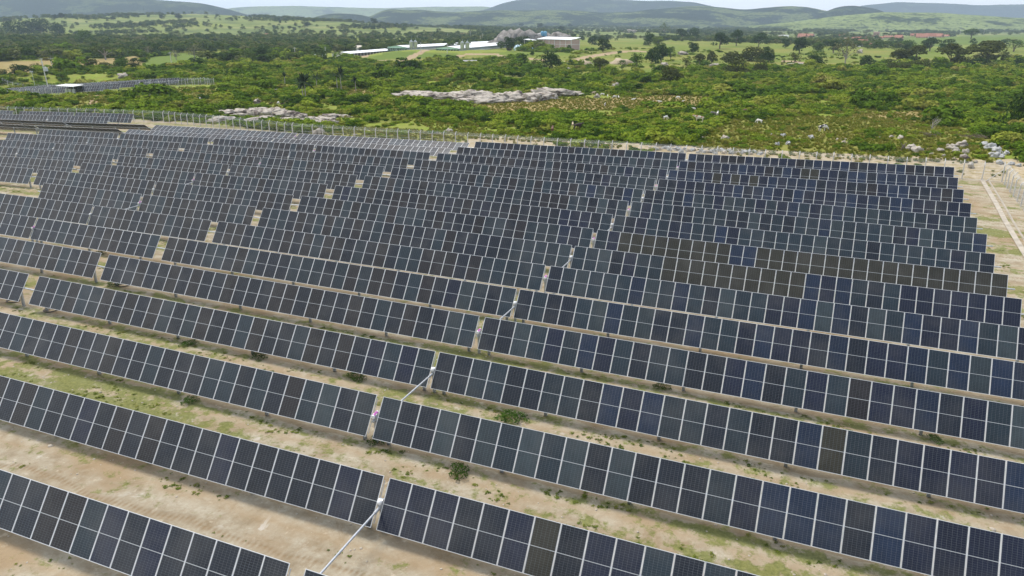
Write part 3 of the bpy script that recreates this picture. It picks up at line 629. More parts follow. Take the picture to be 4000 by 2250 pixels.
TL = [
('2',915,522,150,130,'round','D','dark round tree with a clear trunk alone on grass right of the brick warehouse'),
('2',805,452,110,92,'bush','D','dark bushy tree at the scrub edge up left of the lone round tree'),
('2',400,705,235,185,'bush','D','large dark low branched tree standing in front of the brick warehouse'),
('2',240,690,110,100,'airy','B','thin brownish tree touching the large dark tree before the warehouse'),
('2',80,690,150,145,'bush','D','dense dark tree below the tarpaulin heap'),
('2',110,490,190,125,'bush','D','very dark wide tree shading the tarpaulin heap left of the warehouse'),
('2',590,692,110,92,'bush','G','small tree standing over a white boulder before the warehouse'),
('2',885,722,170,135,'round','B','olive round tree at the scrub edge below the bare track'),
('2',1105,715,85,110,'airy','G','slim young tree standing before the bare earth mound'),
('2',1250,708,130,170,'airy','G','airy upright tree on thin trunk just right of the earth mound'),
('2',1500,628,165,170,'round','D','tallest dark tree of the meadow clump beside the white rock'),
('2',1405,640,140,165,'bush','D','bushy dark tree on the left of the meadow clump'),
('2',1595,612,95,135,'airy','G','narrow light tree on the right of the meadow clump'),
('2',1465,472,135,100,'round','L','yellowish green tree behind the meadow clump'),
('2',1385,458,120,130,'bush','D','dark tree directly left of the yellowish green tree'),
('2',1705,402,130,105,'spread','D','dark spreading tree on trunk at the far end of the meadow'),
('2',1820,405,120,120,'bush','D','dark tree at the back right of the far meadow spreading tree'),
('2',1515,380,90,60,'bush','D','low dark tree under the tall bright crown'),
('2',1530,378,100,140,'pale','L','tall thin tree with a bright flat crown above the far scrub'),
('2',1820,542,130,108,'round','D','round dark tree alone in mid meadow above the small twin trees'),
('2',1885,662,112,115,'round','B','left one of the small twin trees on the meadow'),
('2',2005,632,112,112,'round','B','right one of the small twin trees by the grey rocks'),
('2',1750,722,120,135,'airy','B','dark feathery tree at the scrub edge below the small twin trees'),
('2',2090,492,185,150,'spread','D','wide dark tree on the left of the upper meadow pair'),
('2',2255,465,140,150,'spread','D','dark tree on the right of the upper meadow pair'),
('2',2480,472,150,130,'spread','D','dark spreading tree beyond the brown green thicket'),
('2',2260,742,265,130,'bush','B','lowest rounded brown green thicket tree on the meadow'),
('2',2200,655,240,135,'bush','B','rounded brown green tree behind the lowest thicket tree'),
('2',2400,615,240,140,'bush','B','rounded brown green tree at the back of the thicket'),
('2',2490,725,180,125,'bush','B','rounded brown green tree on the right of the thicket'),
('2',2545,600,150,120,'bush','D','dark rounded tree at the right back of the thicket'),
('2',1600,832,235,165,'bush','B','big brownish airy tree rising from the scrub below the meadow clump'),
('2',1350,835,115,75,'bush','D','dark low tree in the scrub left of the big brownish tree'),
('2',955,400,100,40,'bush','D','low dark tree behind the lone round tree'),
('2',500,400,150,70,'bush','D','dark tree crown beside the quarry rock above the warehouse'),
('3',315,535,150,145,'round','D','large dark round tree in front of the red roofed town'),
('3',170,487,90,92,'round','D','small dark round tree left of the large one before the town'),
('3',500,512,140,85,'bush','G','mid green bushy tree between the two dark trees before the town'),
('3',655,535,140,112,'spread','D','dark spreading tree left of the pale bare tree'),
('3',770,678,200,270,'pale','P','tall pale half bare tree standing on the meadow'),
('3',10,622,100,125,'bush','D','dark bushy tree on the meadow left of the bare earth patch'),
('3',265,658,130,120,'airy','B','brownish airy tree on the bare earth patch'),
('3',152,668,50,60,'airy','B','very small tree beside the bare earth patch'),
('3',470,675,165,112,'spread','D','dark low spreading tree right of the bare earth patch'),
('3',480,610,190,90,'airy','G','light feathery tree behind the dark low spreading tree'),
('3',990,684,145,112,'round','D','round dark tree right of the pale half bare tree'),
('3',1300,655,210,140,'spread','B','left brown green tree of the large thicket before the pasture'),
('3',1470,650,270,165,'spread','B','largest brown green tree in the large thicket before the pasture'),
('3',1540,700,220,90,'bush','B','low brown green tree in front of the large thicket'),
('3',1320,710,240,80,'bush','B','low left brown green tree in front of the large thicket'),
('3',1830,668,265,190,'spread','B','big round brown green tree standing between the two large thickets'),
('3',2190,655,380,200,'spread','B','very wide brown green tree at the right of the meadow'),
('3',2120,680,220,80,'bush','D','dark low tree under the very wide tree'),
('3',1410,502,190,85,'bush','G','bright green bushy tree on the upper pasture edge'),
('3',1625,515,165,115,'spread','D','dark tree on the upper pasture right of the bright bushy one'),
('3',1810,500,170,90,'bush','D','dark bushy tree in the upper pasture tree line'),
('3',2040,392,130,85,'round','G','round mid green tree alone near the far utility pole'),
('3',2250,500,230,75,'bush','D','long dark tree clump at the right of the upper pasture'),
('3',2470,520,200,95,'airy','G','feathery green tree at the right edge of the upper pasture'),
('3',920,1010,190,110,'bush','D','dark round bush tree in the middle of the right scrub'),
('3',1610,1090,140,120,'bush','L','bright yellow green bush tree in the right scrub'),
('3',2510,1310,260,330,'bush','D','very dark tall bush tree at the right edge behind the fence rocks'),
('1',60,612,125,125,'round','D','dark round tree on a trunk by the pasture left of the kiosk'),
('1',290,592,135,95,'spread','D','dark spreading tree with flat crown left of the low dark hut'),
('1',150,560,100,80,'bush','D','dark bush tree between the round and flat crowned trees by the pasture'),
('1',460,530,110,70,'bush','D','dark bush tree behind the low dark hut'),
('1',1825,638,105,85,'round','D','small dark round tree on the bank below the second barn'),
('1',1935,602,80,50,'spread','D','small flat crowned tree on the bank under the second barn'),
('1',2550,512,120,135,'round','D','dark tree at the far end of the second barn'),
('1',1250,742,140,100,'bush','D','round dark green bush tree in the middle of the green scrub'),
('1',1660,700,110,50,'bush','D','low dark bush tree in the scrub below the embankment'),
('1',680,672,90,45,'bush','D','low dark bush tree below the green kiosk'),
('1',1040,768,55,60,'bush','D','very small dark bush tree right of the palms'),
('0',1370,702,135,105,'bush','D','dark round tree before the yellow field strip, rightmost of its line'),
('0',1225,708,165,115,'bush','G','mid green tree in the line before the yellow field strip'),
('0',1215,630,120,60,'bush','D','dark tree peeking above the mid green tree of the line'),
('0',920,692,140,85,'round','B','olive tree in the middle of the line before the yellow field'),
('0',765,710,130,90,'bush','D','dark rounded tree left of the olive one before the yellow field'),
('0',630,705,155,98,'bush','D','dark tree at the left of the line before the yellow field'),
('0',1060,690,140,60,'bush','B','low brownish tree right of the olive one in the line'),
('0',230,765,190,85,'bush','D','dark wide tree behind the transformer pole'),
('0',360,720,160,70,'airy','B','brownish tree above the dark wide tree by the transformer pole'),
('0',20,755,90,50,'bush','D','dark tree cut by the left edge above the second solar field'),
('0',1065,602,215,135,'pale','B','greyish half bare tree standing on the yellow field edge'),
('0',1500,560,130,85,'pale','P','pale greyish tree behind the bright green field'),
('0',1960,590,160,110,'pale','P','pale tree with grey crown right of the field pole'),
('0',1775,600,110,90,'pale','P','pale tree directly right of the field pole'),
('0',1970,668,150,85,'bush','D','dark bush tree at the lower right of the bright green field'),
('0',2325,525,85,65,'bush','D','small dark tree above the bright green field'),
('0',1660,700,110,65,'bush','D','dark bush tree left of the field pole foot'),
('0',415,340,225,125,'bush','D','big dark tree in the upper left wood beside the yellow clearing'),
('0',155,345,185,112,'bush','D','dark tree left of the yellow clearing in the upper left wood'),
('0',605,372,130,125,'bush','D','dark tree right of the yellow clearing in the upper left wood'),
('0',850,432,185,110,'bush','G','green domed tree in the upper left wood'),
('0',250,425,120,60,'bush','D','low dark crown under the yellow clearing'),
('0',375,552,90,95,'bush','D','dark upright tree in the left wood above the yellow field'),
('0',1410,452,150,85,'pale','P','reddish grey bare tree in the middle of the left wood'),
('0',285,268,70,42,'bush','F','small dark tree on the far left pasture'),
]
for q in TL: ptree(*q)
for rg, x, y, ww, hh in [('1',240,235,30,25),('1',450,182,60,38),('1',585,226,35,30),('1',520,272,80,40),('1',765,311,45,35),('1',1185,247,70,55),('1',1730,252,55,42),('1',1660,246,35,30),('1',1960,258,40,48),('1',2060,291,45,40),('1',1505,242,35,25),('1',2335,252,60,40),('1',2460,252,45,30),('1',180,288,30,28),('1',340,305,40,35),('1',385,310,40,32),('1',440,297,30,25),('1',2140,255,40,25),('0',1625,192,45,32),('0',1790,193,60,42),('0',620,185,60,40),('0',555,195,50,30),('0',885,200,40,30),('0',1130,200,60,25),('0',100,220,30,22),('2',280,292,70,52),('2',345,294,36,30),('2',585,287,50,42),('2',500,330,70,58),('2',440,300,40,30),('2',95,275,50,35),('2',200,225,30,20)]:
    ptree(rg, x, y, ww * 1.1, hh * 1.1, 'round', 'F', 'small dark tree dotted on the distant open pasture', 'small trees dotted on the distant pasture')
# palms
def frond(m, base, d, ln, droop, wd):
    side = d.cross(Vector((0, 0, 1))).normalized(); pr = None
    for k in range(7):
        f = k / 6; p = base + d * ln * f + Vector((0, 0, ln * (.25 * f - droop * f * f))); wk = wd * math.sin(math.pi * min(1, .12 + f * .88)) + .02
        cur = [p - side * wk - Vector((0, 0, wk * .35)), p, p + side * wk - Vector((0, 0, wk * .35))]
        if pr: m.add(pr + cur, [(0, 1, 4, 3), (1, 2, 5, 4)])
        pr = cur
def palm(sx, sy, hpx, label, lean=0.0, cw=1.0):
    p = gp(sx, sy); mp_ = mpp(p); h = hpx * mp_; o = empty('palm_tree', p, random.uniform(0, 6)); tag(o, label, 'palm', 'palms in the scrub')
    tp = Vector((lean * h, 0, h * .74)); m = MB(); m.tube((0, 0, -.1), tp * .5 + Vector((lean * .2, 0, 0)), .17, .14, 7); m.tube(tp * .5 + Vector((lean * .2, 0, 0)), tp, .14, .12, 7); m.build('trunk', M_PALEBARK, o)
    c = MB(); rr = random.Random(int(sx))
    for k in range(22):
        a = rr.uniform(0, 6.28); e = rr.uniform(-.4, 1.3); frond(c, tp, Vector((math.cos(a) * math.cos(e), math.sin(a) * math.cos(e), math.sin(e))), h * .36 * cw * rr.uniform(.8, 1.1), .35 if e > .3 else .6, h * .045 * cw)
    cr = c.build('crown', M_CROWN, o); cr.color = (.040, .060, .030, 1); OBST.append((p.x, p.y, 1.0))
palm(1334, 355, 86, 'tallest palm with pale straight trunk in the middle of the scrub', .02)
palm(1318, 346, 66, 'shorter palm leaning beside the tallest palm', -.05, .9)
palm(1196, 404, 104, 'double headed palm clump rising above the left rock outcrop', .0, 1.25)
palm(1187, 400, 92, 'slimmer palm trunk close beside the double headed palm', -.04)
palm(1238, 345, 55, 'dark palm half hidden in bushes between the two palm pairs', .0, 1.1)
palm(1114, 335, 46, 'small palm crown in bushes left of the double headed palm', .0, 1.1)
palm(1390, 356, 56, 'dark palm crown hidden in bushes right of the tallest palm', .0, 1.2)
# ------------------------------------------------------------------ rocks
from mathutils import noise as mn
M_ROCK, t, b = new_mat('weathered_granite'); l = t.links.new; P = geo_pos(t)
n1, n2, n3 = noise(t, .9, 7, .7, P), noise(t, .22, 5, .6, P, 1.0), noise(t, 4, 4, .6, P)
c = ramp(t, n1, [(.3, (.24, .205, .165)), (.5, (.41, .365, .305)), (.7, (.55, .50, .43))]); c = mixc(t, ramp(t, n2, [(.52, 0.0), (.60, .85)]), c, (.085, .06, .055)); c = mixc(t, ramp(t, noise(t, .5, 4, .6, P), [(.58, 0.0), (.7, .5)]), c, (.42, .33, .22))
l(c, b.inputs['Base Color']); b.inputs['Roughness'].default_value = .9; bump(t, b, math_(t, 'ADD', n1, math_(t, 'MULTIPLY', n3, .4)), .8, .25)
M_ROCKG = plain('grey_broken_stone', (.40, .40, .39), .9, 0, .3, 2.2)
M_ROCKD = plain('dark_grey_rock', (.21, .195, .175), .95, 0, .55, .22)
M_ROCKT = plain('tan_stone', (.47, .41, .33), .9, 0, .25, 2.2)
def lump(mb, c, s, seed, sub=2, rough=.30, ang=False):
    bm = bmesh.new(); bmesh.ops.create_icosphere(bm, subdivisions=sub, radius=.5); off = Vector((seed * 3.7, seed * 1.9, seed * .7)); vs = []
    for v in bm.verts:
        d = v.co.normalized(); k = 1 + rough * 1.5 * mn.noise(d * 1.4 + off) + rough * 1.0 * (.5 - abs(mn.noise(d * 3.1 + off)) * 2) + rough * .5 * mn.noise(d * 7 + off)
        if ang: k *= 1 - .28 * max(0, max(d.dot(Vector(q).normalized()) for q in ((1, .3, .2), (-.6, .8, .3), (-.4, -.9, .1), (.1, .2, 1))) - .62) * 2
        p = d * k * .5; vs.append(Vector(c) + Vector((p.x * s[0], p.y * s[1], p.z * s[2])))
    mb.add(vs, [tuple(v.index for v in f.verts) for f in bm.faces], 0, not ang); bm.free()
def outcrop(lst, label, thick=1.25):
    p0 = gp(lst[0][0], lst[0][1]); mb = MB()
    for k, (sx, sy, wp, hp) in enumerate(lst):
        p = gp(sx, sy); m = mpp(p); w_ = wp * m; h = hp * m
        lump(mb, p - p0 + Vector((0, 0, h * .05)), (w_ * 1.35, max(w_ * .8, h * 1.8) * thick, h * 1.15), k + len(lst), 4, .40); d_ = Vector((p.x, p.y, 0)).normalized(); OBST.extend([(p.x, p.y, w_ * .55), (p.x - d_.x * w_ * .6, p.y - d_.y * w_ * .6, w_ * .4), (p.x - d_.x * (w_ * .6 + 5), p.y - d_.y * (w_ * .6 + 5), w_ * .35)])
    o = mb.build('rock_outcrop', M_ROCK, loc=p0); tag(o, label, 'rock outcrop'); return o
Z3 = lambda x, y, w_, h, ox=760, oy=370, f=2.427: (ox + x / f, oy + y / f, w_ / f, h / f)
outcrop([Z3(*q) for q in [(300,175,170,45),(500,170,190,50),(600,150,130,50),(640,205,170,75),(780,165,190,50),(870,205,180,75),(960,205,130,60),(300,250,190,60),(560,255,170,45),(680,245,150,60),(1020,215,90,50),(1110,235,80,40),(1100,275,200,62),(1310,275,110,45),(1290,205,170,34),(1420,208,90,24),(1240,232,180,26),(200,258,120,40),(880,245,150,36),(430,205,120,40)]], 'broad pale granite outcrop just behind the fence and grey panels')
outcrop([(1570,372,90,12),(1640,370,130,20),(1700,378,140,28),(1760,384,130,30),(1830,386,140,44),(1865,400,115,30),(1930,394,110,34),(1985,390,115,44),(2050,392,115,42),(2100,384,105,42),(2150,372,115,36),(2200,372,95,30),(2240,368,60,18)], 'long grey rock ridge with dark stains in the middle of the scrub')
def boulder(p, w_, h, label, group=None, mat=None, ang=False, seed=None):
    mb = MB(); lump(mb, (0, 0, h * .30), (w_, w_ * random.uniform(.6, .9), h * 1.15), random.randint(0, 400) if seed is None else seed, 3, .42, ang)
    o = mb.build('boulder', mat or M_ROCK, loc=p, rot=(0, 0, random.uniform(0, 6.28))); tag(o, label, 'boulder', group); OBST.append((p.x, p.y, w_ * .5)); return o
def pb(rg, x, y, wz, label, group=None, hr=.62, mat=None, ang=False):
    if rg == '5': ox, oy = 3000, 500
    elif rg == '6': ox, oy = 2000, 500
    else: ox, oy = RG[rg]
    p = gp(ox + x / 2.576, oy + y / 2.576); m = mpp(p) / 2.576; wz *= .72 if rg == '5' else 1; boulder(p, wz * m * 1.0, wz * m * hr * .95, label, group, mat, ang)
for q in [('1',430,1318,85,'tan boulder behind the fence at the edge of the left outcrop'),('1',650,1345,95,'tall tan boulder behind the fence below the left outcrop'),('1',600,1348,60,'grey boulder leaning beside the tall tan one behind the fence'),('1',1000,1368,45,'small pale boulder at the foot of the fence posts'),
('1',225,925,70,'rounded boulder in the scrub up left of the outcrop'),('1',20,1048,80,'white boulder just above the left outcrop'),('1',1940,1335,80,'grey boulder by a low bush on the sandy strip'),('1',1820,1345,38,'small white stone beside the low bush on the sandy strip'),
('0',1525,1000,70,'white boulder among bushes below the second solar field'),('0',1240,787,90,'flat pale boulder above the second solar field'),('0',2555,975,40,'small upright stone in the scrub near the brown path'),
('2',1045,875,75,'grey boulder in the scrub right of the rock ridge'),('2',1535,658,80,'bright white rock beside the tallest meadow tree', None, .38),('2',2035,672,85,'grey rock under the small twin trees', None, .4),('2',1918,1398,42,'pointed upright grey stone in the lush bushes'),('2',2140,1405,80,'broken grey slabs in the lush bushes'),('2',1590,1250,65,'pale blocky boulder among the grazing cattle'),('2',565,706,46,'white boulder under the small tree before the warehouse'),('2',1720,550,110,'brownish flat rock on the meadow', None, .3),('2',855,982,62,'pale flat boulder beside the white cattle'),('2',1190,330,120,'pale rock showing above the far scrub', None, .25),
('3',335,660,200,'low pale rock on the bare earth patch', None, .12),('3',2420,748,80,'flat white stone in the scrub at far right', None, .3),('3',925,535,60,'small pale rock on the upper meadow')]: pb(*q)
for q in [('5',95,75,60),('5',155,85,75),('5',90,178,95),('5',205,165,90),('5',322,118,42),('5',430,105,85),('5',40,70,40)]: pb(*q, 'grey boulder in the loose cluster behind the dark panels near the pied cow', 'boulder cluster near the pied cow', mat=M_ROCKG, ang=True)
for q in [('5',700,125,55),('5',760,150,60),('5',810,150,50),('5',840,145,45),('5',780,120,40),('5',730,115,30)]: pb(*q, 'broken tan stone in the small heap behind the fence', 'stones of the small heap behind the fence', mat=M_ROCKT, ang=True)
for q in [('5',1115,105,42),('5',1330,110,85),('5',1235,178,45),('5',1240,100,60)]: pb(*q, 'pale stone lying in the grass strip behind the fence', 'stones in the grass strip')
for q in [('5',1445,205,100),('5',1400,225,80),('5',1500,242,125),('5',1730,240,90),('5',1850,215,120),('5',1945,190,130),('5',1990,250,95),('5',1640,275,60),('5',1605,222,45),('5',1770,285,45),('5',1975,315,110),('5',2040,400,110),('5',2090,350,55),('5',1890,250,80),('5',1810,195,70),('5',1700,330,60),('5',1870,320,60)]: pb(*q, 'white granite boulder in the rocky strip behind the right fence corner', 'white boulders by the right fence corner')
for q in [('5',2170,175,90),('5',2230,215,120),('5',2300,250,140),('5',2280,290,110),('5',2350,300,90),('5',2330,360,90),('5',2400,265,80),('5',2450,370,70),('5',2520,385,60)]: pb(*q, 'large grey boulder in the piled rock slope at the right edge', 'piled rocks at the right edge', mat=M_ROCKG)
for k in range(34):
    x = 1390 + k * 34 + random.uniform(-14, 14); y = 222 + k * 1.4 + random.uniform(-22, 14)
    if 2000 + x / 2.576 < 3010: pb('6', x, y, random.uniform(34, 74), 'angular grey rubble block along the sandy bank behind the fence', 'rubble blocks along the sandy bank', mat=random.choice([M_ROCKG, M_ROCKG, M_ROCKT]), ang=True)
p = gp(785, 388); mb = MB(); m = mpp(p)
for k, (dx, dy, s) in enumerate([(-14, 2, 20), (0, 0, 26), (12, -4, 18)]): lump(mb, Vector((dx * m, dy * m * .5, .1)), (s * m * 1.1, s * m, .9), 50 + k, 2, .4)
tag(mb.build('rubble_heap', M_ROCKG, loc=p), 'light grey rubble heap beside the brown path', 'rubble heap'); OBST.append((p.x, p.y, 3))
# quarried rock face
mb = MB(); p0 = gp(2060, 168)
RD = 700
def at(sx, r, z=None):
    x, y = polar(sx, r); return Vector((x, y, g1(x, y) if z is None else z))
q0 = at(2060, RD)
for k, (sx, top, wd) in enumerate([(1945, 4, 24), (1965, 8, 26), (1985, 11.5, 26), (2010, 12.5, 28), (2035, 12, 26), (2060, 10, 26), (2085, 8.5, 26), (2110, 8.5, 26), (2140, 8, 26), (2165, 9, 24), (2190, 9.5, 22), (2212, 7, 18)]):
    q = at(sx, RD + random.uniform(-4, 4)); lump(mb, Vector((q.x, q.y, 0)) - Vector((q0.x, q0.y, 0)) + Vector((0, 0, (top - 3) / 2)), (wd * .8, wd * 1.1, (top + 6) * 1.15), 80 + k, 3, .32)
tag(mb.build('quarry_outcrop', M_ROCKD, loc=(q0.x, q0.y, q0.z)), 'grey quarried rock face rising behind the brick warehouse', 'rock face')

# ------------------------------------------------------------------ buildings
M_TIN = plain('white_roof_sheet', (.86, .87, .88), .4, .0, .05, .5); M_MINT = plain('mint_green_wall', (.54, .76, .62), .7, 0, .08, .6); M_DGREEN = plain('dark_green_wall', (.03, .10, .06), .7, 0, .15, .6)
M_CURT = plain('grey_blue_curtain', (.25, .29, .34), .7, 0, .15, .35); M_STEEL = plain('silo_steel', (.50, .53, .55), .4, .4, .1, 1); M_PLAST = plain('whitewash', (.66, .64, .60), .85, 0, .12, .7)
M_TERRA = plain('terracotta_tiles', (.33, .15, .10), .85, 0, .3, .6); M_GREYR = plain('grey_fibre_roof', (.34, .33, .31), .85, 0, .2, .6); M_GLASSD = plain('dark_opening', (.03, .03, .03), .5, 0, .2, 1)
M_BRICK, t, b = new_mat('hollow_brick'); bt = t.nodes.new('ShaderNodeTexBrick'); bt.inputs['Scale'].default_value = 1.6; bt.inputs['Color1'].default_value = (.46, .29, .24, 1); bt.inputs['Color2'].default_value = (.54, .36, .30, 1); bt.inputs['Mortar'].default_value = (.55, .48, .42, 1); bt.inputs['Mortar Size'].default_value = .03
mp_ = t.nodes.new('ShaderNodeMapping'); mp_.inputs['Rotation'].default_value = (R(90), 0, 0); t.links.new(t.nodes.new('ShaderNodeTexCoord').outputs['Object'], mp_.inputs[0]); t.links.new(mp_.outputs[0], bt.inputs['Vector']); t.links.new(bt.outputs['Color'], b.inputs['Base Color']); b.inputs['Roughness'].default_value = .9
def frame_at(a, c):                     # local x along a->c
    d = c - a; return math.atan2(d.y, d.x)
def gable(root, Ln, W_, H, HR, mats, ov=.5, wall='wall', roofname='roof'):   # x along the length 0..Ln, y -W/2..W/2
    m = MB(); y = W_ / 2
    m.add([(0, -y, -1), (0, y, -1), (0, y, H), (0, 0, HR - .06), (0, -y, H)], [(0, 4, 3, 2, 1)], 0); m.add([(Ln, -y, -1), (Ln, y, -1), (Ln, y, H), (Ln, 0, HR - .06), (Ln, -y, H)], [(0, 1, 2, 3, 4)], 1)
    m.add([(0, -y, -1), (Ln, -y, -1), (Ln, -y, H), (0, -y, H)], [(0, 1, 2, 3)], 1); m.add([(0, y, -1), (Ln, y, -1), (Ln, y, H), (0, y, H)], [(3, 2, 1, 0)], 1)
    wl = m.build(wall, mats[:2], root); r_ = MB(); sl = (HR - H) / y; yo = y + ov; zo = H - ov * sl
    r_.add([(-ov, -yo, zo), (Ln + ov, -yo, zo), (Ln + ov, 0, HR), (-ov, 0, HR), (-ov, yo, zo), (Ln + ov, yo, zo)], [(0, 1, 2, 3), (3, 2, 5, 4)], 0)
    r_.add([(-ov, -yo, zo - .12), (Ln + ov, -yo, zo - .12), (Ln + ov, 0, HR - .12), (-ov, 0, HR - .12), (-ov, yo, zo - .12), (Ln + ov, yo, zo - .12)], [(3, 2, 1, 0), (4, 5, 2, 3)], 0)
    return wl, r_.build(roofname, mats[2], root)
def barn(nx, nr_, fx, fr_, zpad, W_, H, HR, label):
    a, c = at(nx, nr_, zpad), at(fx, fr_, zpad); root = empty('poultry_barn', a, frame_at(a, c)); tag(root, label, 'barn'); Ln = (c - a).length
    gable(root, Ln, W_, H, HR, [M_MINT, M_CURT, M_TIN], .7)
    m = MB(); m.box((-.06, 0, .55), (.12, W_ - .1, 3.0)); m.build('fan_wall', M_DGREEN, root)
    for k in range(8):
        y = -W_ / 2 + 1.3 + k * (W_ - 2.6) / 7 + (.5 if k in (3,) else 0); f = MB(); f.tube((-.12, y, 1.05), (-1.0, y, .95), .62, .88, 14, 0, False); f.tube((-.30, y, 1.05), (-.36, y, 1.05), .6, .6, 14, 1); f.build('fan', [plain_once('fan_housing', (.56, .68, .60)), M_GLASSD], root)
    m = MB(); m.box((Ln / 2, -W_ / 2 - .05, .45), (Ln, .1, .9)); m.build('base_wall', M_PLAST, root)
    v = MB()
    for k in range(int(Ln / 6)): v.box((4 + k * 6, -W_ / 2 - .06, H - .25), (1.6, .12, .22))
    v.build('wall_vent', M_GLASSD, root)
    n_ = int(math.hypot(Ln, W_)); OBST.extend([(a.x + (c.x - a.x) * f, a.y + (c.y - a.y) * f, W_ * .75) for f in np.linspace(0, 1, 16)]); return root, a, c
_pl = {}
def plain_once(n, c):
    if n not in _pl: _pl[n] = plain(n, c, .6, 0, .08, 2)
    return _pl[n]
ZP = -.4
b1, a1, c1 = barn(1541, 602, 1945, 762, ZP, 17.5, 2.7, 3.9, 'rear long poultry barn with white roof and mint green fan end')
b2, a2, c2 = barn(1738, 578, 1968, 706, ZP, 18.5, 2.8, 4.1, 'front long poultry barn with white roof, mint fan end and grey side')
def silo(sx, r_, z, label):
    p = at(sx, r_, z); o = empty('feed_silo', p); tag(o, label, 'silo', 'feed silos at the barn ends'); m = MB(); m.lathe([(.12, 1.6), (1.5, 3.3), (1.55, 3.4), (1.55, 6.6), (1.6, 6.65), (.35, 7.9), (.3, 8.1), (.001, 8.15)], (0, 0, 0), 18); m.build('bin', M_STEEL, o)
    for k in range(4): m = MB(); q = (1.3 * math.cos(k * 1.571 + .78), 1.3 * math.sin(k * 1.571 + .78)); m.tube((q[0], q[1], -.4), (q[0], q[1], 3.6), .09, .09, 5); m.build('leg', M_GALV, o)
    m = MB(); m.tube((.25, 0, 8.0), (.25, 0, 9.2), .08, .08, 6); m.tube((.0, .1, 1.7), (-1.8, 1.2, .6), .1, .1, 6); m.build('pipe', M_GALV, o)
silo(1597, 592, ZP, 'left feed silo at the rear barn end'); silo(1613, 592, ZP, 'right feed silo at the rear barn end'); silo(1798, 570, ZP, 'left feed silo at the front barn end'); silo(1818, 570, ZP, 'right feed silo at the front barn end')
# low shed with white roof
a, c = at(1316, 556, -2.5), at(1492, 620, -2.5); root = empty('livestock_shed', a, frame_at(a, c)); tag(root, 'low white roofed livestock shed with plain grey end wall', 'shed'); Ln = (c - a).length
gable(root, Ln, 14, 2.2, 3.1, [M_PLAST, M_GLASSD, M_TIN], .6)
for k in range(12): m = MB(); m.box((1 + k * 5, -7.2, 1.0), (.3, .3, 2.4)); m.build('post', M_PLAST, root)
OBST.extend([(a.x + (c.x - a.x) * f, a.y + (c.y - a.y) * f, 11) for f in np.linspace(0, 1, 8)])
# brick warehouse
a, c = at(2098, 655), at(2228, 633); a.z = c.z = (a.z + c.z) / 2; root = empty('brick_warehouse', a, frame_at(a, c)); tag(root, 'two storey pink brick warehouse with pale concrete frame and white roof', 'warehouse'); W_ = (c - a).length; D_ = 11; H = 7.6
m = MB(); m.box((W_ / 2, D_ / 2, H / 2 - .5), (W_ - .3, D_ - .3, H + 1)); m.build('wall', M_BRICK, root)
for k in range(7): m = MB(); m.box((W_ * k / 6, .02, H / 2 - .5), (.42, .42, H + 1)); m.box((W_ * k / 6, D_ - .02, H / 2 - .5), (.42, .42, H + 1)); m.build('column', M_PLAST, root)
m = MB(); m.box((W_ / 2, -.03, H * .5), (W_ + .3, .34, .36)); m.box((W_ + .02, D_ / 2, H * .5), (.34, D_, .36)); m.build('tie_beam', M_PLAST, root)
m = MB(); m.poly([(-.8, -1.0, H + .02), (W_ + .8, -1.0, H + .02), (W_ + .8, D_ + .8, H + 1.5), (-.8, D_ + .8, H + 1.5)], (0, 0, .16)); m.build('roof', M_TIN, root); m = MB(); m.box((W_ / 2, -.98, H - .1), (W_ + 1.5, .08, .35)); m.build('fascia', M_TIN, root)
OBST.extend([(a.x + (c.x - a.x) * f, a.y + (c.y - a.y) * f + 4, 9) for f in np.linspace(0, 1, 5)])
# open shed, heap, trailer, tractor
a = at(2060, 652); root = empty('open_shed', a); tag(root, 'open shed with pale sheet roof on thin posts left of the warehouse', 'open shed')
m = MB(); m.poly([(-4.5, 0, 7.4), (5.5, -1, 6.4), (6.5, 7, 6.6), (-3.5, 8, 7.7)], (0, 0, .12)); m.build('roof', M_TIN, root)
for q in [(-4, .4, 7.4), (4.2, -.4, 6.5), (5.6, 6.4, 6.6), (-3, 7.4, 7.6)]: m = MB(); m.box((q[0], q[1], q[2] / 2 - .2), (.25, .25, q[2] + .3)); m.build('post', M_PLAST, root)
M_TARP, t, b = new_mat('blue_white_tarp'); f = noise(t, .55, 3, .6, t.nodes.new('ShaderNodeTexCoord').outputs['Object']); t.links.new(ramp(t, f, [(.42, (.80, .84, .86)), (.48, (.35, .60, .72)), (.56, (.02, .025, .03)), (.64, (.45, .66, .76))], 'CONSTANT'), b.inputs['Base Color'])
a = at(2035, 618); mb = MB()
for k, (x, y, sx, sz) in enumerate([(-4.5, 0, 5, 5.6), (-.5, .5, 6, 5.4), (4, 0, 5, 4.2), (7, .5, 3.4, 3.2)]): lump(mb, (x, y, sz * .28), (sx, 4, sz), 140 + k, 2, .3)
tag(mb.build('tarpaulin_heap', M_TARP, loc=a), 'heap of goods under white, blue and black tarpaulins left of the warehouse', 'tarpaulin heap'); OBST.append((a.x, a.y, 9))
M_RED = plain('red_paint', (.40, .11, .09), .6, 0, .2, 2); M_TYRE = plain('tyre_rubber', (.03, .03, .03), .9, 0, .2, 3)
a = at(2033, 606); root = empty('farm_trailer', a, .3); tag(root, 'small red farm trailer parked in front of the tarpaulin heap', 'trailer'); m = MB(); m.box((0, 0, 1.2), (4.2, 2, .2)); m.box((0, -.98, 1.6), (4.2, .08, .7)); m.box((0, .98, 1.6), (4.2, .08, .7)); m.box((-2.06, 0, 1.6), (.08, 1.9, .7)); m.tube((2.1, 0, 1.0), (3.4, 0, .7), .07, .07, 6); m.build('body', M_RED, root)
for y in (-.95, .95): m = MB(); m.tube((-.5, y - .15, .45), (-.5, y + .15, .45), .5, .5, 14); m.build('wheel', M_TYRE, root)
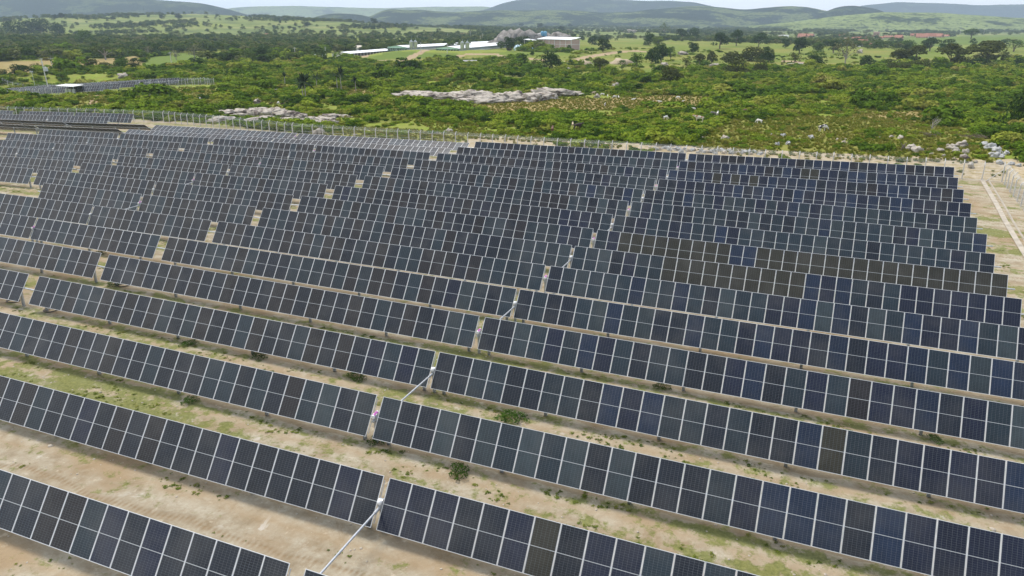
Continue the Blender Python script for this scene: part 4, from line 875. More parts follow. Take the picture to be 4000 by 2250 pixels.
a = at(1983, 625); root = empty('tractor', a, .9); tag(root, 'dull red tractor parked by the dark tree at the barn end', 'tractor'); m = MB(); m.box((.9, 0, 1.25), (2.0, .8, .8)); m.box((-.7, 0, 1.1), (1.4, 1.0, .7)); m.box((-.8, 0, 2.75), (1.5, 1.4, .1)); m.tube((1.2, .2, 1.6), (1.2, .2, 2.5), .06, .06, 6)
for q in [(-.1, .6), (-.1, -.6), (-1.4, .6), (-1.4, -.6)]: m.tube((q[0], q[1], 1.4), (q[0], q[1], 2.7), .05, .05, 5)
m.build('body', M_RED, root)
for q, r_ in [((-.9, .85), .85), ((-.9, -.85), .85), ((1.5, .7), .5), ((1.5, -.7), .5)]: m = MB(); m.tube((q[0], q[1] - .2, r_), (q[0], q[1] + .2, r_), r_, r_, 16); m.build('wheel', M_TYRE, root)
M_BLUE = plain('blue_tank', (.16, .38, .55), .5, 0, .08, 1)
for sx, mt, r0, lb in [(2113, M_BLUE, 2.3, 'left blue water tank on the rock face'), (2125, M_BLUE, 2.3, 'right blue water tank on the rock face'), (2098, M_PLAST, 1.4, 'left small white tank beside the blue water tanks'), (2105, M_PLAST, 1.4, 'right small white tank beside the blue water tanks')]:
    q = at(sx, 697, 8.6); m = MB(); h = 4.6 if r0 > 2 else 2.8; rr_ = r0 * .62; m.lathe([(.01, -1.5), (rr_ * .92, -1.5), (rr_, h * .6), (rr_ * 1.03, h * .8), (rr_ * .8, h * .95), (.01, h)], (0, 0, 0), 18); tag(m.build('water_tank', mt, loc=q), lb, 'water tank', 'tanks on the rock face')
# kiosk-like round tank, huts, pavilion house
p = gp(1245, 233); m_ = mpp(p); o = empty('round_tank', p); tag(o, 'squat round tank, pale mint above and dark green below', 'tank'); r_ = 15 * m_
m = MB(); m.lathe([(r_, -.3), (r_, 1.5)], n=20); m.build('base_band', M_DGREEN, o); m = MB(); m.lathe([(r_ * .99, 1.5), (r_ * .99, 3.3), (r_ * .9, 3.5), (.01, 3.7)], n=20); m.build('shell', plain_once('mint_pale', (.62, .78, .70)), o); m = MB(); m.tube((0, 0, 3.6), (0, 0, 4.4), .5, .4, 10); m.box((.9, 0, 3.8), (.8, .6, .5)); m.build('top_fitting', M_GREYR, o); m = MB(); m.box((-.2, -r_ - .04, 1.0), (.5, .12, 2.2)); m.build('door', M_PLAST, o); OBST.append((p.x, p.y, 5))
def hut(sx, sy, wpx, hpx, wallm, roofm, label, cat='hut', group=None, rz=None, depth=.8, roofk=.45, wins=2, name='house'):
    p = gp(sx, sy); m_ = mpp(p); W_ = wpx * m_; H = hpx * m_ * (1 - roofk); HR = hpx * m_; a_ = math.atan2(p.y, p.x) - math.pi / 2 + (random.uniform(-.5, .5) if rz is None else rz)
    root = empty(name, p, a_); tag(root, label, cat, group); r2 = empty('tmp', (0, 0, 0))
    bpy.data.objects.remove(r2); D_ = max(3.0, W_ * depth)
    wl = MB(); y = D_ / 2; x = W_ / 2
    wl.add([(-x, -y, -1), (x, -y, -1), (x, y, -1), (-x, y, -1), (-x, -y, H), (x, -y, H), (x, y, H), (-x, y, H), (-x, 0, HR - .1), (x, 0, HR - .1)], [(0, 1, 5, 4), (1, 2, 6, 9, 5), (2, 3, 7, 6), (3, 0, 4, 8, 7)]); wl.build('wall', wallm, root)
    rf = MB(); ov = .4; k = (HR - H) / y; zo = H - ov * k
    rf.add([(-x - ov, -y - ov, zo), (x + ov, -y - ov, zo), (x + ov, 0, HR), (-x - ov, 0, HR), (-x - ov, y + ov, zo), (x + ov, y + ov, zo), (-x - ov, -y - ov, zo - .15), (x + ov, -y - ov, zo - .15), (x + ov, y + ov, zo - .15), (-x - ov, y + ov, zo - .15)], [(0, 1, 2, 3), (3, 2, 5, 4), (6, 7, 1, 0), (5, 8, 9, 4), (7, 8, 5, 2, 1), (9, 6, 0, 3, 4), (9, 8, 7, 6)]); rf.build('roof', roofm, root)
    for i_ in range(wins):
        wx = -x + W_ * (i_ + .7) / (wins + .4); q = MB(); q.box((wx, -y - .01, H * .55), (min(1.1, W_ * .12), .08, min(1.2, H * .36))); q.build('window', M_GLASSD, root)
    q = MB(); q.box((x * .82 if wins else 0, -y - .01, min(1.0, H * .4)), (min(.95, W_ * .1), .1, min(2.1, H * .8))); q.build('door', plain_once('door_brown', (.16, .09, .06)), root)
    OBST.append((p.x, p.y, W_ * .6)); return root
hut(1190, 233, 62, 15, plain_once('dark_boards', (.13, .11, .09)), M_GREYR, 'low dark roofed hut left of the round tank', 'hut', rz=0, depth=.45, roofk=.5, name='farm_hut')
hut(1834, 247, 52, 12, M_PLAST, M_GREYR, 'low whitewashed ruin with flat grey roof on the green meadow', 'hut', rz=.05, depth=.4, roofk=.3, name='farm_hut')
hut(1394, 199, 32, 20, M_PLAST, plain_once('cream_roof', (.60, .52, .42)), 'cream roofed farmhouse pavilion behind the low shed', 'house', rz=.1, roofk=.35, name='farmhouse')
hut(1414, 197, 26, 18, M_PLAST, M_TERRA, 'red roofed farmhouse beside the cream pavilion', 'house', rz=.1, roofk=.5, name='farmhouse')
hut(1371, 199, 14, 8, M_PLAST, M_GREYR, 'small white outbuilding left of the cream pavilion', 'house', rz=.1, roofk=.25, wins=1, name='farmhouse')
hut(970, 147, 16, 8, M_PLAST, M_GREYR, 'small pale house alone in the far left wood', 'house', rz=.1, wins=1); hut(1042, 140, 12, 8, plain_once('salmon_wall', (.5, .33, .26)), M_TERRA, 'tiny salmon house in the far wood', 'house', wins=1)
hut(1775, 138, 24, 6, plain_once('salmon_wall', (.5, .33, .26)), M_TERRA, 'red brick house left of the utility poles behind the barns', 'house', wins=1); hut(1810, 138, 28, 6, plain_once('salmon_wall', (.5, .33, .26)), M_TERRA, 'long red roofed house behind the barns', 'house', wins=1)
# town
def T(x, y, ox, oy=None): return (ox + x / 3.64, (100 if ox == 3000 else 90) + y / 3.64)
SAL, BRN = plain_once('salmon_wall', (.5, .33, .26)), plain_once('brown_wall', (.36, .24, .19))
TOWN = [(3000,175,203,55,58,BRN,M_GREYR,.12,'grey unrendered half of the two storey house at the town edge'),(3000,235,200,85,58,M_WHITE,M_WHITE,.08,'bright white two storey house at the left of the town'),(3000,100,205,36,26,M_WHITE,M_GREYR,.3,'small white house left of the two storey one'),
(3000,485,180,100,55,SAL,M_TERRA,.6,'long red roofed house left of the town trees'),(3000,580,168,110,44,SAL,M_TERRA,.6,'second red roofed house joined at the right of the long one'),(3000,640,158,40,26,M_WHITE,M_GREYR,.3,'small white house right of the joined red roofs'),
(3000,1045,160,62,36,M_WHITE,M_TERRA,.6,'lone red roofed house above the town'),(3000,925,200,95,24,BRN,M_TERRA,.5,'low brown house among trees left of the town'),(3000,1140,222,118,40,SAL,plain_once('tan_roof', (.42, .30, .23)),.6,'long tan roofed house at the front of the town'),
(3000,1240,235,80,60,M_PLAST,M_TERRA,.55,'red roofed house in the town middle with pale wall'),(3000,1290,205,80,40,SAL,M_TERRA,.6,'wide red roof behind the town middle'),(3000,1340,280,100,72,M_WHITE,M_TERRA,.55,'red roofed white walled house at the town front'),(3000,1290,300,70,36,M_WHITE,M_GREYR,.3,'low white house at the lower edge of the town'),
(3000,1400,165,50,22,M_WHITE,M_WHITE,.2,'white flat house above the town right'),(3000,1420,205,70,40,SAL,M_TERRA,.6,'brownish red roof right of the town middle'),(3000,1410,300,90,44,M_WHITE,M_TERRA,.55,'red roof over white walls at the lower right of the town'),(3000,1213,76,44,20,M_WHITE,M_WHITE,.2,'white house far up the valley above the town'),
(3380,155,192,66,56,BRN,BRN,.1,'tall brown brick house rising behind the town'),(3380,65,218,62,34,M_WHITE,M_TERRA,.5,'white walled house in the right half of the town'),(3380,220,226,60,30,M_WHITE,M_TERRA,.6,'small red roof right of the tall brown house'),(3380,320,216,100,26,SAL,M_TERRA,.6,'long low red roof at the right of the town'),(3380,470,232,90,50,SAL,M_TERRA,.55,'brown red house cluster end by the green trees'),(3380,685,195,70,32,SAL,M_TERRA,.6,'small red house left of the big terracotta roofs'),
(3380,800,212,130,52,SAL,M_TERRA,.7,'left one of the big terracotta roofs by the far pasture'),(3380,920,212,110,56,M_PLAST,M_TERRA,.65,'middle one of the big terracotta roofs, over a pale wall'),(3380,1030,205,110,44,SAL,M_TERRA,.7,'right one of the big terracotta roofs by the far pasture'),(3380,1135,196,84,26,M_PLAST,M_TERRA,.6,'last low red house right of the terracotta roofs')]
for ox, x, y, ww, hh, wm, rm, rk, lb in TOWN:
    sx, sy = T(x, y, ox); hut(sx, sy, ww / 3.64, hh / 3.64, wm, rm, lb, 'house', 'houses of the far town', depth=.7, roofk=rk, wins=2)
# utility poles
def pole(sx, y0, y1, label, arm=True, group='utility poles', r_=.14):
    p = gp(sx, y1); h = (y1 - y0) * mpp(p); o = empty('utility_pole', p, math.atan2(p.y, p.x) - 1.57); tag(o, label, 'utility pole', group); m = MB(); m.tube((0, 0, -.3), (0, 0, h), r_ * 1.3, r_, 7); m.build('shaft', M_POST, o)
    if arm: m = MB(); m.box((.0, -.1, h - .5), (2.2, .12, .14)); [m.tube((x, -.1, h - .45), (x, -.1, h - .15), .05, .05, 6) for x in (-1, 0, 1)]; m.build('cross_arm', M_POST, o)
    return o, h
Z = 2.576
for x, y0, y1, lb, ar in [(397,490,592,'concrete utility pole left of the low dark hut',True),(702,480,572,'thin utility pole left of the low shed',False),(1183,428,470,'short utility pole with lamp arm behind the low shed',True),(1393,385,455,'utility pole behind the rear barn fan end',True),(1625,365,445,'utility pole with cross arm right of the rear barn silos',True),(1660,440,527,'slim white pole between the two barns',False),(1930,340,400,'utility pole above the middle of the barn roofs',False),(2157,320,395,'utility pole among trees behind the barns',True),(2257,365,432,'utility pole at the far end of the rear barn',False),(2280,345,420,'lamp pole right beside the pole at the far barn end',True),(1925,440,537,'slim pole in front of the front barn fan end',False)]: pole(1000 + x / Z, y0 / Z, y1 / Z, lb, ar, r_=.17)
pole(1730 / Z, 545 / Z, 668 / Z, 'utility pole standing by the bright green field', True); pole(537 / Z, 608 / Z, 722 / Z, 'utility pole behind the transformer pole by the yellow field', True)
pole(3000 + 1930 / Z, 303 / Z, 352 / Z, 'left one of two far poles above the right pasture', False, r_=.3); pole(3000 + 2168 / Z, 298 / Z, 352 / Z, 'right one of two far poles above the right pasture', True, r_=.3); pole(2079 + 82, 285 / Z, 335 / Z, 'pale pole behind the quarried rock face', False)
# ------------------------------------------------------------------ second solar field, far left
GZ = -1.0
def onz(sx, sy, z): d = ray(sx, sy); k = (z - CAMZ) / d[2]; return d * k
for i_, (xr, zc, yc, sl) in enumerate(FARROWS):
    root = empty('solar_tracker', (xr, yc, g1(xr, yc))); tag(root, f'{ORD[i_ + 1]} row from the front of the small far solar field at upper left', 'solar tracker', 'solar tracker rows of the far field'); bz = root.location.copy(); n = 66; tb = MB(); zl = zc - sl * n * 1.155
    tb.tube(Vector((xr + .4, yc + .08, zc - .05)) - bz, Vector((xr - n * 1.155, yc + .08, zl - .05)) - bz, .06, .06, 6); tb.build('torque_tube', M_GALV, root)
    for k in range(n):
        if k in (28, 29): continue
        x = xr - (k + .5) * 1.155; pn = mesh_obj('panel', panel_far_me, root, Vector((x, yc, zc + (zl - zc) * k / n)) - bz, (R(55), 0, 0)); pn.color = cone_col(random.choice([SLATE, BROWN, SLATE, GREYT]), .9)
    for k in range(10):
        x = xr - 1 - k * 7.4; zz = zc + (zl - zc) * k * 7.4 / (n * 1.155); gz_ = g1(x, yc) - .3; mesh_obj('post', post_me, root, Vector((x, yc, gz_)) - bz, None, (1, 1, max(.4, zz - .1 - gz_)))
ff = [gp(802, 329)[:2], gp(700, 339)[:2], gp(585, 346)[:2], gp(400, 356)[:2], gp(205, 371)[:2], gp(-40, 384)[:2]]
fence(ff, 'fence of pale bent posts along the front of the small far solar field', 'far solar field fences', out=-1, step=2.9, coil=False)
fence([ff[0], (FARROWS[5][0] + 12, FARROWS[5][2] + 5), (-330, FARROWS[5][2] + 6)], 'fence of pale bent posts behind the small far solar field', 'far solar field fences', out=-1, step=3.2, coil=False)
for a, c in zip(ff[:-1], ff[1:]):
    for q in np.linspace(0, 1, 9):
        x_, y_ = a[0] + (c[0] - a[0]) * q, a[1] + (c[1] - a[1]) * q; n_ = math.hypot(x_, y_)
        for dd in (2, 7, 12): OBST.append((x_ * (1 - dd / n_), y_ * (1 - dd / n_), 4))
p = gp(275, 368); a_ = 0; o = empty('equipment_canopy', p); tag(o, 'bright white flat canopy over inverter cabinets at the far solar field', 'canopy'); m = MB(); m.poly([(-4.2, -1.8, 2.75), (4.2, -1.8, 2.75), (4.2, 2.4, 3.05), (-4.2, 2.4, 3.05)], (0, 0, .12)); m.build('roof', M_WHITE, o)
for q in [(-3.9, -1.5), (3.9, -1.5), (-3.9, 2.1), (3.9, 2.1)]: m = MB(); m.tube((q[0], q[1], -.3), (q[0], q[1], 2.8), .07, .07, 6); m.build('post', M_GALV, o)
for k in range(3): m = MB(); m.box((-2.2 + k * 1.7, .6, 1.0), (1.1, .5, 1.5)); tag(m.build('inverter_cabinet', plain_once('cabinet_grey', (.55, .56, .56)), loc=p), 'grey inverter cabinet under the white canopy', 'cabinet', 'cabinets under the canopy')
OBST.append((p.x, p.y, 7))
p = gp(194, 366); h = (366 - 254) * mpp(p); o = empty('transformer_pole', p); tag(o, 'tall concrete pole with cross arms and a hanging transformer by the far solar field', 'transformer pole'); m = MB(); m.tube((0, 0, -.3), (-.9, 0, h), .22, .15, 8); m.build('shaft', M_POST, o)
for dz in (.4, 1.6): m = MB(); m.box((-.9, -.15, h - dz), (2.0 if dz < 1 else 1.4, .12, .14)); [m.tube((-.9 + x, -.15, h - dz + .07), (-.9 + x, -.15, h - dz + .35), .06, .06, 6) for x in (-.8, 0, .8)]; m.build('cross_arm', M_POST, o)
m = MB(); m.box((.55, -.1, h - 3.9), (1.3, .9, 1.3)); m.tube((.3, -.1, h - 3.2), (.3, -.1, h - 2.8), .08, .08, 6); m.tube((.8, -.1, h - 3.2), (.8, -.1, h - 2.8), .08, .08, 6); m.build('transformer', plain_once('cabinet_grey', (.55, .56, .56)), o)
m = MB(); m.box((0, -.1, .75), (1.5, 1.1, 1.6)); tag(m.build('concrete_cabinet', M_PLAST, loc=p + Vector((-.3, -.7, 0))), 'cream cabinet at the foot of the transformer pole', 'cabinet')
p = gp(144, 368); h = (368 - 297) * mpp(p); o = empty('floodlight_pole', p); tag(o, 'thin pole with two floodlights left of the transformer pole', 'floodlight pole'); m = MB(); m.tube((0, 0, -.2), (-.35, 0, h), .08, .06, 6); m.build('shaft', M_GALV, o)
for s in (-1, 1): m = MB(); m.box((-.35 + s * .45, -.15, h), (.55, .3, .45)); m.build('lamp_head', M_GALV, o)

# ------------------------------------------------------------------ cattle
def skin(name, pts, edges, lev=1):
    me = bpy.data.meshes.new(name); me.from_pydata([p[:3] for p in pts], edges, []); o = bpy.data.objects.new(name, me); COL.objects.link(o)
    o.modifiers.new('s', 'SKIN'); 
    for v, p in zip(me.skin_vertices[0].data, pts): v.radius = (p[3], p[3] if len(p) < 5 else p[4]); v.use_root = False
    me.skin_vertices[0].data[0].use_root = True
    u = o.modifiers.new('u', 'SUBSURF'); u.levels = u.render_levels = lev
    bpy.context.view_layer.update(); dg = bpy.context.evaluated_depsgraph_get(); r_ = bpy.data.meshes.new_from_object(o.evaluated_get(dg)); bpy.data.objects.remove(o)
    for q in r_.polygons: q.use_smooth = True
    return r_
def cow_mesh(pose):
    z = -.62 if pose == 'lie' else 0
    P = [(-.7, 0, 1.14 + z, .27), (0, 0, 1.08 + z, .34), (.55, 0, 1.16 + z, .29)]
    if pose == 'graze': P += [(.92, 0, .98, .16), (1.22, 0, .55, .13), (1.34, 0, .22, .075)]
    else: P += [(.90, 0, 1.34 + z, .17), (1.18, 0, 1.50 + z, .135), (1.46, 0, 1.34 + z, .08)]
    E = [(0, 1), (1, 2), (2, 3), (3, 4), (4, 5)]
    for s in (-1, 1):
        k = len(P)
        if pose == 'lie': P += [(.5, s * .24, .36, .15), (.78, s * .32, .16, .08), (.42, s * .36, .08, .05), (-.55, s * .26, .36, .2), (-.2, s * .36, .16, .09), (-.62, s * .40, .08, .05)]
        else: P += [(.52, s * .17, .82, .14), (.55, s * .18, .44, .07), (.54, s * .18, .04, .06), (-.62, s * .18, .84, .19), (-.76, s * .20, .48, .075), (-.68, s * .20, .04, .06)]
        E += [(2, k), (k, k + 1), (k + 1, k + 2), (0, k + 3), (k + 3, k + 4), (k + 4, k + 5)]
        k = len(P); hx, hz = P[4][0], P[4][2]; P += [(hx - .04, s * .24, hz + .04, .045)]; E += [(4, k)]
        k = len(P); P += [(hx + .0, s * .12, hz + .17, .025), (hx + .02, s * .17, hz + .30, .015)]; E += [(4, k), (k, k + 1)]
    k = len(P); P += [(-1.0, 0, 1.15 + z, .045), (-1.06, 0, .78 + z * .6, .03)]; E += [(0, k), (k, k + 1)]
    k = len(P); P += [(.48, 0, 1.50 + z, .13)]; E += [(2, k)]
    return skin('cow', P, E)
def coat(name, cols):
    m, t, b = new_mat(name); f = noise(t, 1.5, 3, .5, t.nodes.new('ShaderNodeTexCoord').outputs['Object']); t.links.new(ramp(t, f, cols, 'LINEAR'), b.inputs['Base Color']); b.inputs['Roughness'].default_value = .85; return m
COATS = {'white': coat('white_hide', [(.3, (.66, .62, .55)), (.7, (.80, .78, .73))]), 'tan': coat('tan_hide', [(.3, (.52, .40, .26)), (.7, (.66, .54, .38))]), 'dark': coat('dark_brown_hide', [(.3, (.035, .022, .018)), (.7, (.06, .04, .03))]), 'brown': coat('brown_hide', [(.3, (.14, .075, .05)), (.7, (.20, .11, .07))]), 'grey': coat('grey_hide', [(.3, (.16, .15, .14)), (.7, (.24, .23, .21))]), 'pied': coat('black_white_hide', [(.50, (.70, .66, .60)), (.53, (.03, .025, .025))]), 'redwhite': coat('red_white_hide', [(.46, (.68, .60, .52)), (.52, (.36, .17, .08))])}
CM = {}
def cow(rg, x, y, ct, pose, face, label, sc=1.0, group='cattle grazing in the scrub'):
    ox, oy = RG[rg]; p = gp(ox + x / Z, oy + y / Z); k = (ct, pose)
    if k not in CM: CM[k] = cow_mesh(pose); CM[k].materials.append(COATS[ct])
    sc *= .66 if y < 1100 else .82
    o = mesh_obj('cow', CM[k], None, p, (0, 0, YAW + face), (sc, sc, sc)); tag(o, label, 'cow', group); OBST.append((p.x, p.y, 1.6)); d = Vector((p.x, p.y, 0)).normalized()
    for q in (1.5, 3, 4.5, 6, 7.5, 9, 10.5): OBST.append((p.x - d.x * q, p.y - d.y * q, .7))
for q in [('2',820,950,'tan','stand',.2,'cream tan cow at the left of the white group by the rock ridge'),('2',910,966,'white','graze',3.0,'white grazing cow right of the tan one'),('2',960,978,'white','stand',1.4,'small white calf seen end on between the white cows',.75),('2',1035,990,'white','graze',3.3,'white grazing cow at the right of the white group'),('2',1072,992,'white','stand',1.6,'white cow seen from behind, rightmost of the white group',.85),
('2',1220,1008,'white','lie',.1,'white cow lying in dry grass right of the white group'),('2',1487,1030,'white','lie',3.0,'white cow lying in the middle of the dry grass'),('2',1410,1028,'tan','lie',.3,'tan cow lying in the dry grass left of the lying white one',.8),('2',1672,998,'white','graze',2.8,'white cow grazing at the right of the dry grass'),('2',1722,1022,'white','lie',.2,'white calf lying right of the grazing cow in dry grass',.7),
('2',935,1072,'pied','stand',1.3,'white and dark cow seen end on above the lush bushes',1.0),('2',1820,1120,'white','graze',3.2,'white cow on the slope right of the dry grass',.9),('2',1940,1120,'white','lie',.4,'pale cow lying half hidden in bushes',.8),('2',2065,1168,'white','stand',1.2,'white cow seen end on beside the grey one',.9),('2',2022,1166,'grey','graze',2.6,'grey cow beside the white end on cow',.95),
('2',1880,1232,'redwhite','stand',3.1,'large red and white cow seen side on among bushes',1.35),('2',1545,1206,'white','graze',.4,'white cow grazing above the pale blocky boulder',.85),('2',2485,1245,'white','graze',2.4,'white cow by a dark bush at the right of the herd',.9),('2',660,1305,'dark','stand',.15,'large dark brown cow standing in the lush bushes',1.2),('2',610,1278,'tan','stand',1.5,'cream calf beside the large dark brown cow',.8),('2',405,1335,'brown','stand',1.45,'brown cow seen from behind near the sandy bank',1.05),
('2',245,1228,'grey','graze',.4,'grey brown cow in green grass left of the brown one',.9),('2',2340,1135,'brown','graze',.3,'brown cow half hidden in scrub at the right of the herd',.9),('1',225,1055,'white','graze',1.4,'white cow seen end on above the left rock outcrop',1.0),('1',270,1070,'dark','graze',3.3,'black cow grazing above the left rock outcrop',1.0),('1',145,1045,'dark','lie',.5,'black calf lying left of the white cow above the outcrop',.8),
('3',548,1325,'pied','graze',.25,'black and white pied cow alone on the yellow grass',1.25),('3',1487,1058,'white','graze',2.9,'white cow alone in the right scrub',1.0),('1',425,545,'white','stand',.3,'white cow standing near the low dark hut',1.1)]: cow(*q)
# dead wood
def dead_tree(sx, sy, h, label, seed):
    p = gp(sx, sy); r_ = random.Random(seed); m = MB(); m.tube((0, 0, -.2), (.1, 0, h * .5), .16, .11, 6); 
    for k in range(9):
        a = r_.uniform(0, 6.28); z = h * r_.uniform(.2, .55); e = Vector((math.cos(a) * h * .4, math.sin(a) * h * .4, z + h * r_.uniform(.1, .5))); md = Vector((math.cos(a) * h * .18, math.sin(a) * h * .18, z + h * .15)); m.tube((.06, 0, z), md, .07, .05, 5); m.tube(md, e, .05, .015, 4); m.tube(md, md + Vector((r_.uniform(-1, 1), r_.uniform(-1, 1), .8)) * h * .2, .035, .01, 4)
    o = m.build('dead_tree', M_PALEBARK, loc=p); tag(o, label, 'dead tree'); OBST.append((p.x, p.y, 1.2))
dead_tree(3000 + 1640 / Z, 1330 / Z, 3.6, 'grey leafless dead tree leaning over a brushwood heap behind the right fence', 3); dead_tree(1000 + 318 / Z, 1068 / Z, 2.6, 'small grey dead stem beside the black cow', 5)
def brush(sx, sy, wpx, label, seed):
    p = gp(sx, sy); w_ = wpx * mpp(p); r_ = random.Random(seed); m = MB()
    for k in range(46):
        c = Vector((r_.gauss(0, w_ * .22), r_.gauss(0, w_ * .12), abs(r_.gauss(.25, .3)))); d = Vector((r_.gauss(0, 1), r_.gauss(0, .8), r_.gauss(.15, .35))).normalized() * r_.uniform(.5, 1.3); m.tube(c - d, c + d, .045, .015, 4)
    tag(m.build('brushwood_heap', M_BARK, loc=p), label, 'brushwood'); OBST.append((p.x, p.y, w_ * .5))
brush(3000 + 1600 / Z, 1375 / Z, 60, 'heap of dry brown brushwood at the foot of the dead tree', 1); brush(3000 + 2100 / Z, 1395 / Z, 80, 'scattered dry branches right of the dead tree', 2)
mb = MB(); p = gp(3000 + 1350 / Z, 500 + 225 / Z); mb.tube((0, 0, -.2), (.1, 0, .9), .3, .2, 7); mb.tube((.1, 0, .8), (.5, .1, 1.3), .12, .05, 5); mb.tube((.05, 0, .7), (-.35, 0, 1.2), .1, .04, 5); tag(mb.build('tree_stump', M_BARK, loc=p), 'dark broken tree stump in the grass behind the right fence', 'stump')
# earth mounds on the meadow
for sx, sy, wpx, hpx, lb in [(2274, 250, 80, 18, 'left bare earth mound on the meadow'), (2432, 250, 90, 22, 'right bare earth mound behind the slim young tree'), (3132, 102, 0, 0, '')][:2]:
    p = gp(sx, sy); m_ = mpp(p); mb = MB(); lump(mb, (0, 0, 0), (wpx * m_, wpx * m_ * .7, hpx * m_ * 1.6), int(sx), 3, .25); tag(mb.build('earth_mound', plain_once('bare_earth', (.40, .31, .20)), loc=p), lb, 'earth mound'); OBST.append((p.x, p.y, wpx * m_ * .5))
# black cable coils lying under the left rows, shrubs in the lanes
for sx, sy, lb in [(52, 1176, 'black cable coil on the ground by the leftmost wide gap'), (198, 1213, 'black cable coil under the third row left end'), (482, 1115, 'black cable coil under the fifth row left end')]:
    p = gp(sx, sy); m = MB()
    for q in range(3):
        pts = [Vector(((.42 + .05 * q) * math.cos(a), (.42 + .05 * q) * math.sin(a) * .9, .03 + .03 * q)) for a in np.linspace(0, 6.28, 19)]; m.path(pts, .02, 5)
    tag(m.build('cable_coil', M_DARK, loc=p), lb, 'cable coil')
def shrub(sx, sy, wpx, hpx, label):
    p = gp(sx, sy); m_ = mpp(p); V, F = leaves([(0, 0, .25, .36, .3), (.32, .12, .16, .22, .2), (-.33, -.08, .18, .22, .2), (.08, -.28, .18, .22, .2), (-.1, .3, .14, .2, .16), (.42, -.2, .1, .14, .12), (-.45, .2, .1, .14, .12)], 620, .030, int(sx)); me = np_mesh('shrub', V, F, [M_CROWN]); o = mesh_obj('shrub', me, None, p, (0, 0, random.uniform(0, 6)), (wpx * m_ * .95, wpx * m_ * .8, hpx * m_ * 1.15)); v = random.uniform(.8, 1.5); o.color = (.042 * v, .082 * v, .014 * v, 1); tag(o, label, 'shrub', 'shrubs in the lanes between the rows')
for q in [(742, 1572, 62, 44, 'small dark green shrub in the lane between the second and third rows'), (1795, 1850, 110, 70, 'large green shrub below the third row right of its gap'), (1995, 1640, 130, 62, 'wide green shrub below the fourth row'), (1395, 1475, 90, 36, 'low dark shrub below the fourth row left half'), (1480, 1725, 90, 50, 'dark shrub at the drive gap of the third row'), (1015, 1392, 90, 34, 'low shrub below the fifth row left part'), (445, 1112, 60, 22, 'low green shrub at the left end of the fifth row'), (3650, 1722, 60, 40, 'green shrub at the right below the fifth row'), (2585, 1515, 70, 36, 'small green shrub below the sixth row'), (740, 1345, 70, 26, 'low shrub under the fourth row left end'), (390, 994, 40, 24, 'green shrub in the wide gap above the fifth row'), (3300, 2100, 60, 40, 'green shrub half under the third row at right')]: shrub(*q)
# ------------------------------------------------------------------ stuff: scrub, woodland, lane weeds (instanced leaf clumps)
PROTO = bpy.data.collections.new('plant_kinds')
def proto_coll(name, items):
    c = bpy.data.collections.new(name)
    for k, (V, F, m) in enumerate(items):
        o = bpy.data.objects.new(f'{name}_{k}', np_mesh(name, V, F, [m])); c.objects.link(o)
    return c
def bush_items(mat, n, nf, size, seed, squash=.8, shell=.6):
    out = []
    for k in range(n):
        r = np.random.default_rng(seed + k); lb = [(0, 0, .42, .62, .45)]
        for i in range(9): a = r.uniform(0, 6.28); q = r.uniform(.3, .78); s = r.uniform(.26, .46); lb.append((q * math.cos(a), q * math.sin(a), r.uniform(.15, .72), s, s * .85))
        V, F = leaves(lb, nf, size, seed + k, .3, shell); V[:, 2] = np.maximum(V[:, 2] * squash, -.05); out.append((V, F, mat))
    return out
def tree_items(mat, n, nf, size, seed):
    out = []
    for k in range(n):
        lb = lobes_round(seed + k, 11, 1, .22); V, F = leaves(lb, nf, size, seed + k); V[:, 2] = np.maximum(V[:, 2], 0); V *= 1.15; out.append((V, F, mat))
    return out
def stuff(name, coll, x, y, z, sc, label):
    me = bpy.data.meshes.new(name); n = len(x); me.vertices.add(n); me.vertices.foreach_set('co', np.c_[x, y, z].astype(np.float32).ravel())
    a = me.attributes.new('sc', 'FLOAT_VECTOR', 'POINT'); a.data.foreach_set('vector', np.asarray(sc, np.float32).ravel())
    o = mesh_obj(name, me); g = bpy.data.node_groups.new(name, 'GeometryNodeTree'); g.interface.new_socket('Geometry', in_out='INPUT', socket_type='NodeSocketGeometry'); g.interface.new_socket('Geometry', in_out='OUTPUT', socket_type='NodeSocketGeometry')
    gi, go = g.nodes.new('NodeGroupInput'), g.nodes.new('NodeGroupOutput'); ip = g.nodes.new('GeometryNodeInstanceOnPoints'); ci = g.nodes.new('GeometryNodeCollectionInfo'); ci.inputs['Collection'].default_value = coll; ci.inputs['Separate Children'].default_value = True; ci.inputs['Reset Children'].default_value = True
    ip.inputs['Pick Instance'].default_value = True; na = g.nodes.new('GeometryNodeInputNamedAttribute'); na.data_type = 'FLOAT_VECTOR'; na.inputs['Name'].default_value = 'sc'
    rv = g.nodes.new('FunctionNodeRandomValue'); rv.data_type = 'FLOAT_VECTOR'; rv.inputs[0].default_value = (0, 0, 0); rv.inputs[1].default_value = (.12, .12, 6.28)
    k = g.links.new; k(gi.outputs[0], ip.inputs['Points']); k(ci.outputs[0], ip.inputs['Instance']); k(na.outputs[0], ip.inputs['Scale']); k(rv.outputs[0], ip.inputs['Rotation']); k(ip.outputs[0], go.inputs[0])
    o.modifiers.new('scatter', 'NODES').node_group = g; tag(o, label, None, None, 'stuff'); return o
OB = np.array(OBST)
def clear_of(x, y, rad):
    ok = np.ones(len(x), bool)
    for i in range(0, len(x), 8000):
        d = np.hypot(x[i:i + 8000, None] - OB[None, :, 0], y[i:i + 8000, None] - OB[None, :, 1]); ok[i:i + 8000] = (d > OB[None, :, 2] + rad[i:i + 8000, None] * .7).all(1)
    return ok
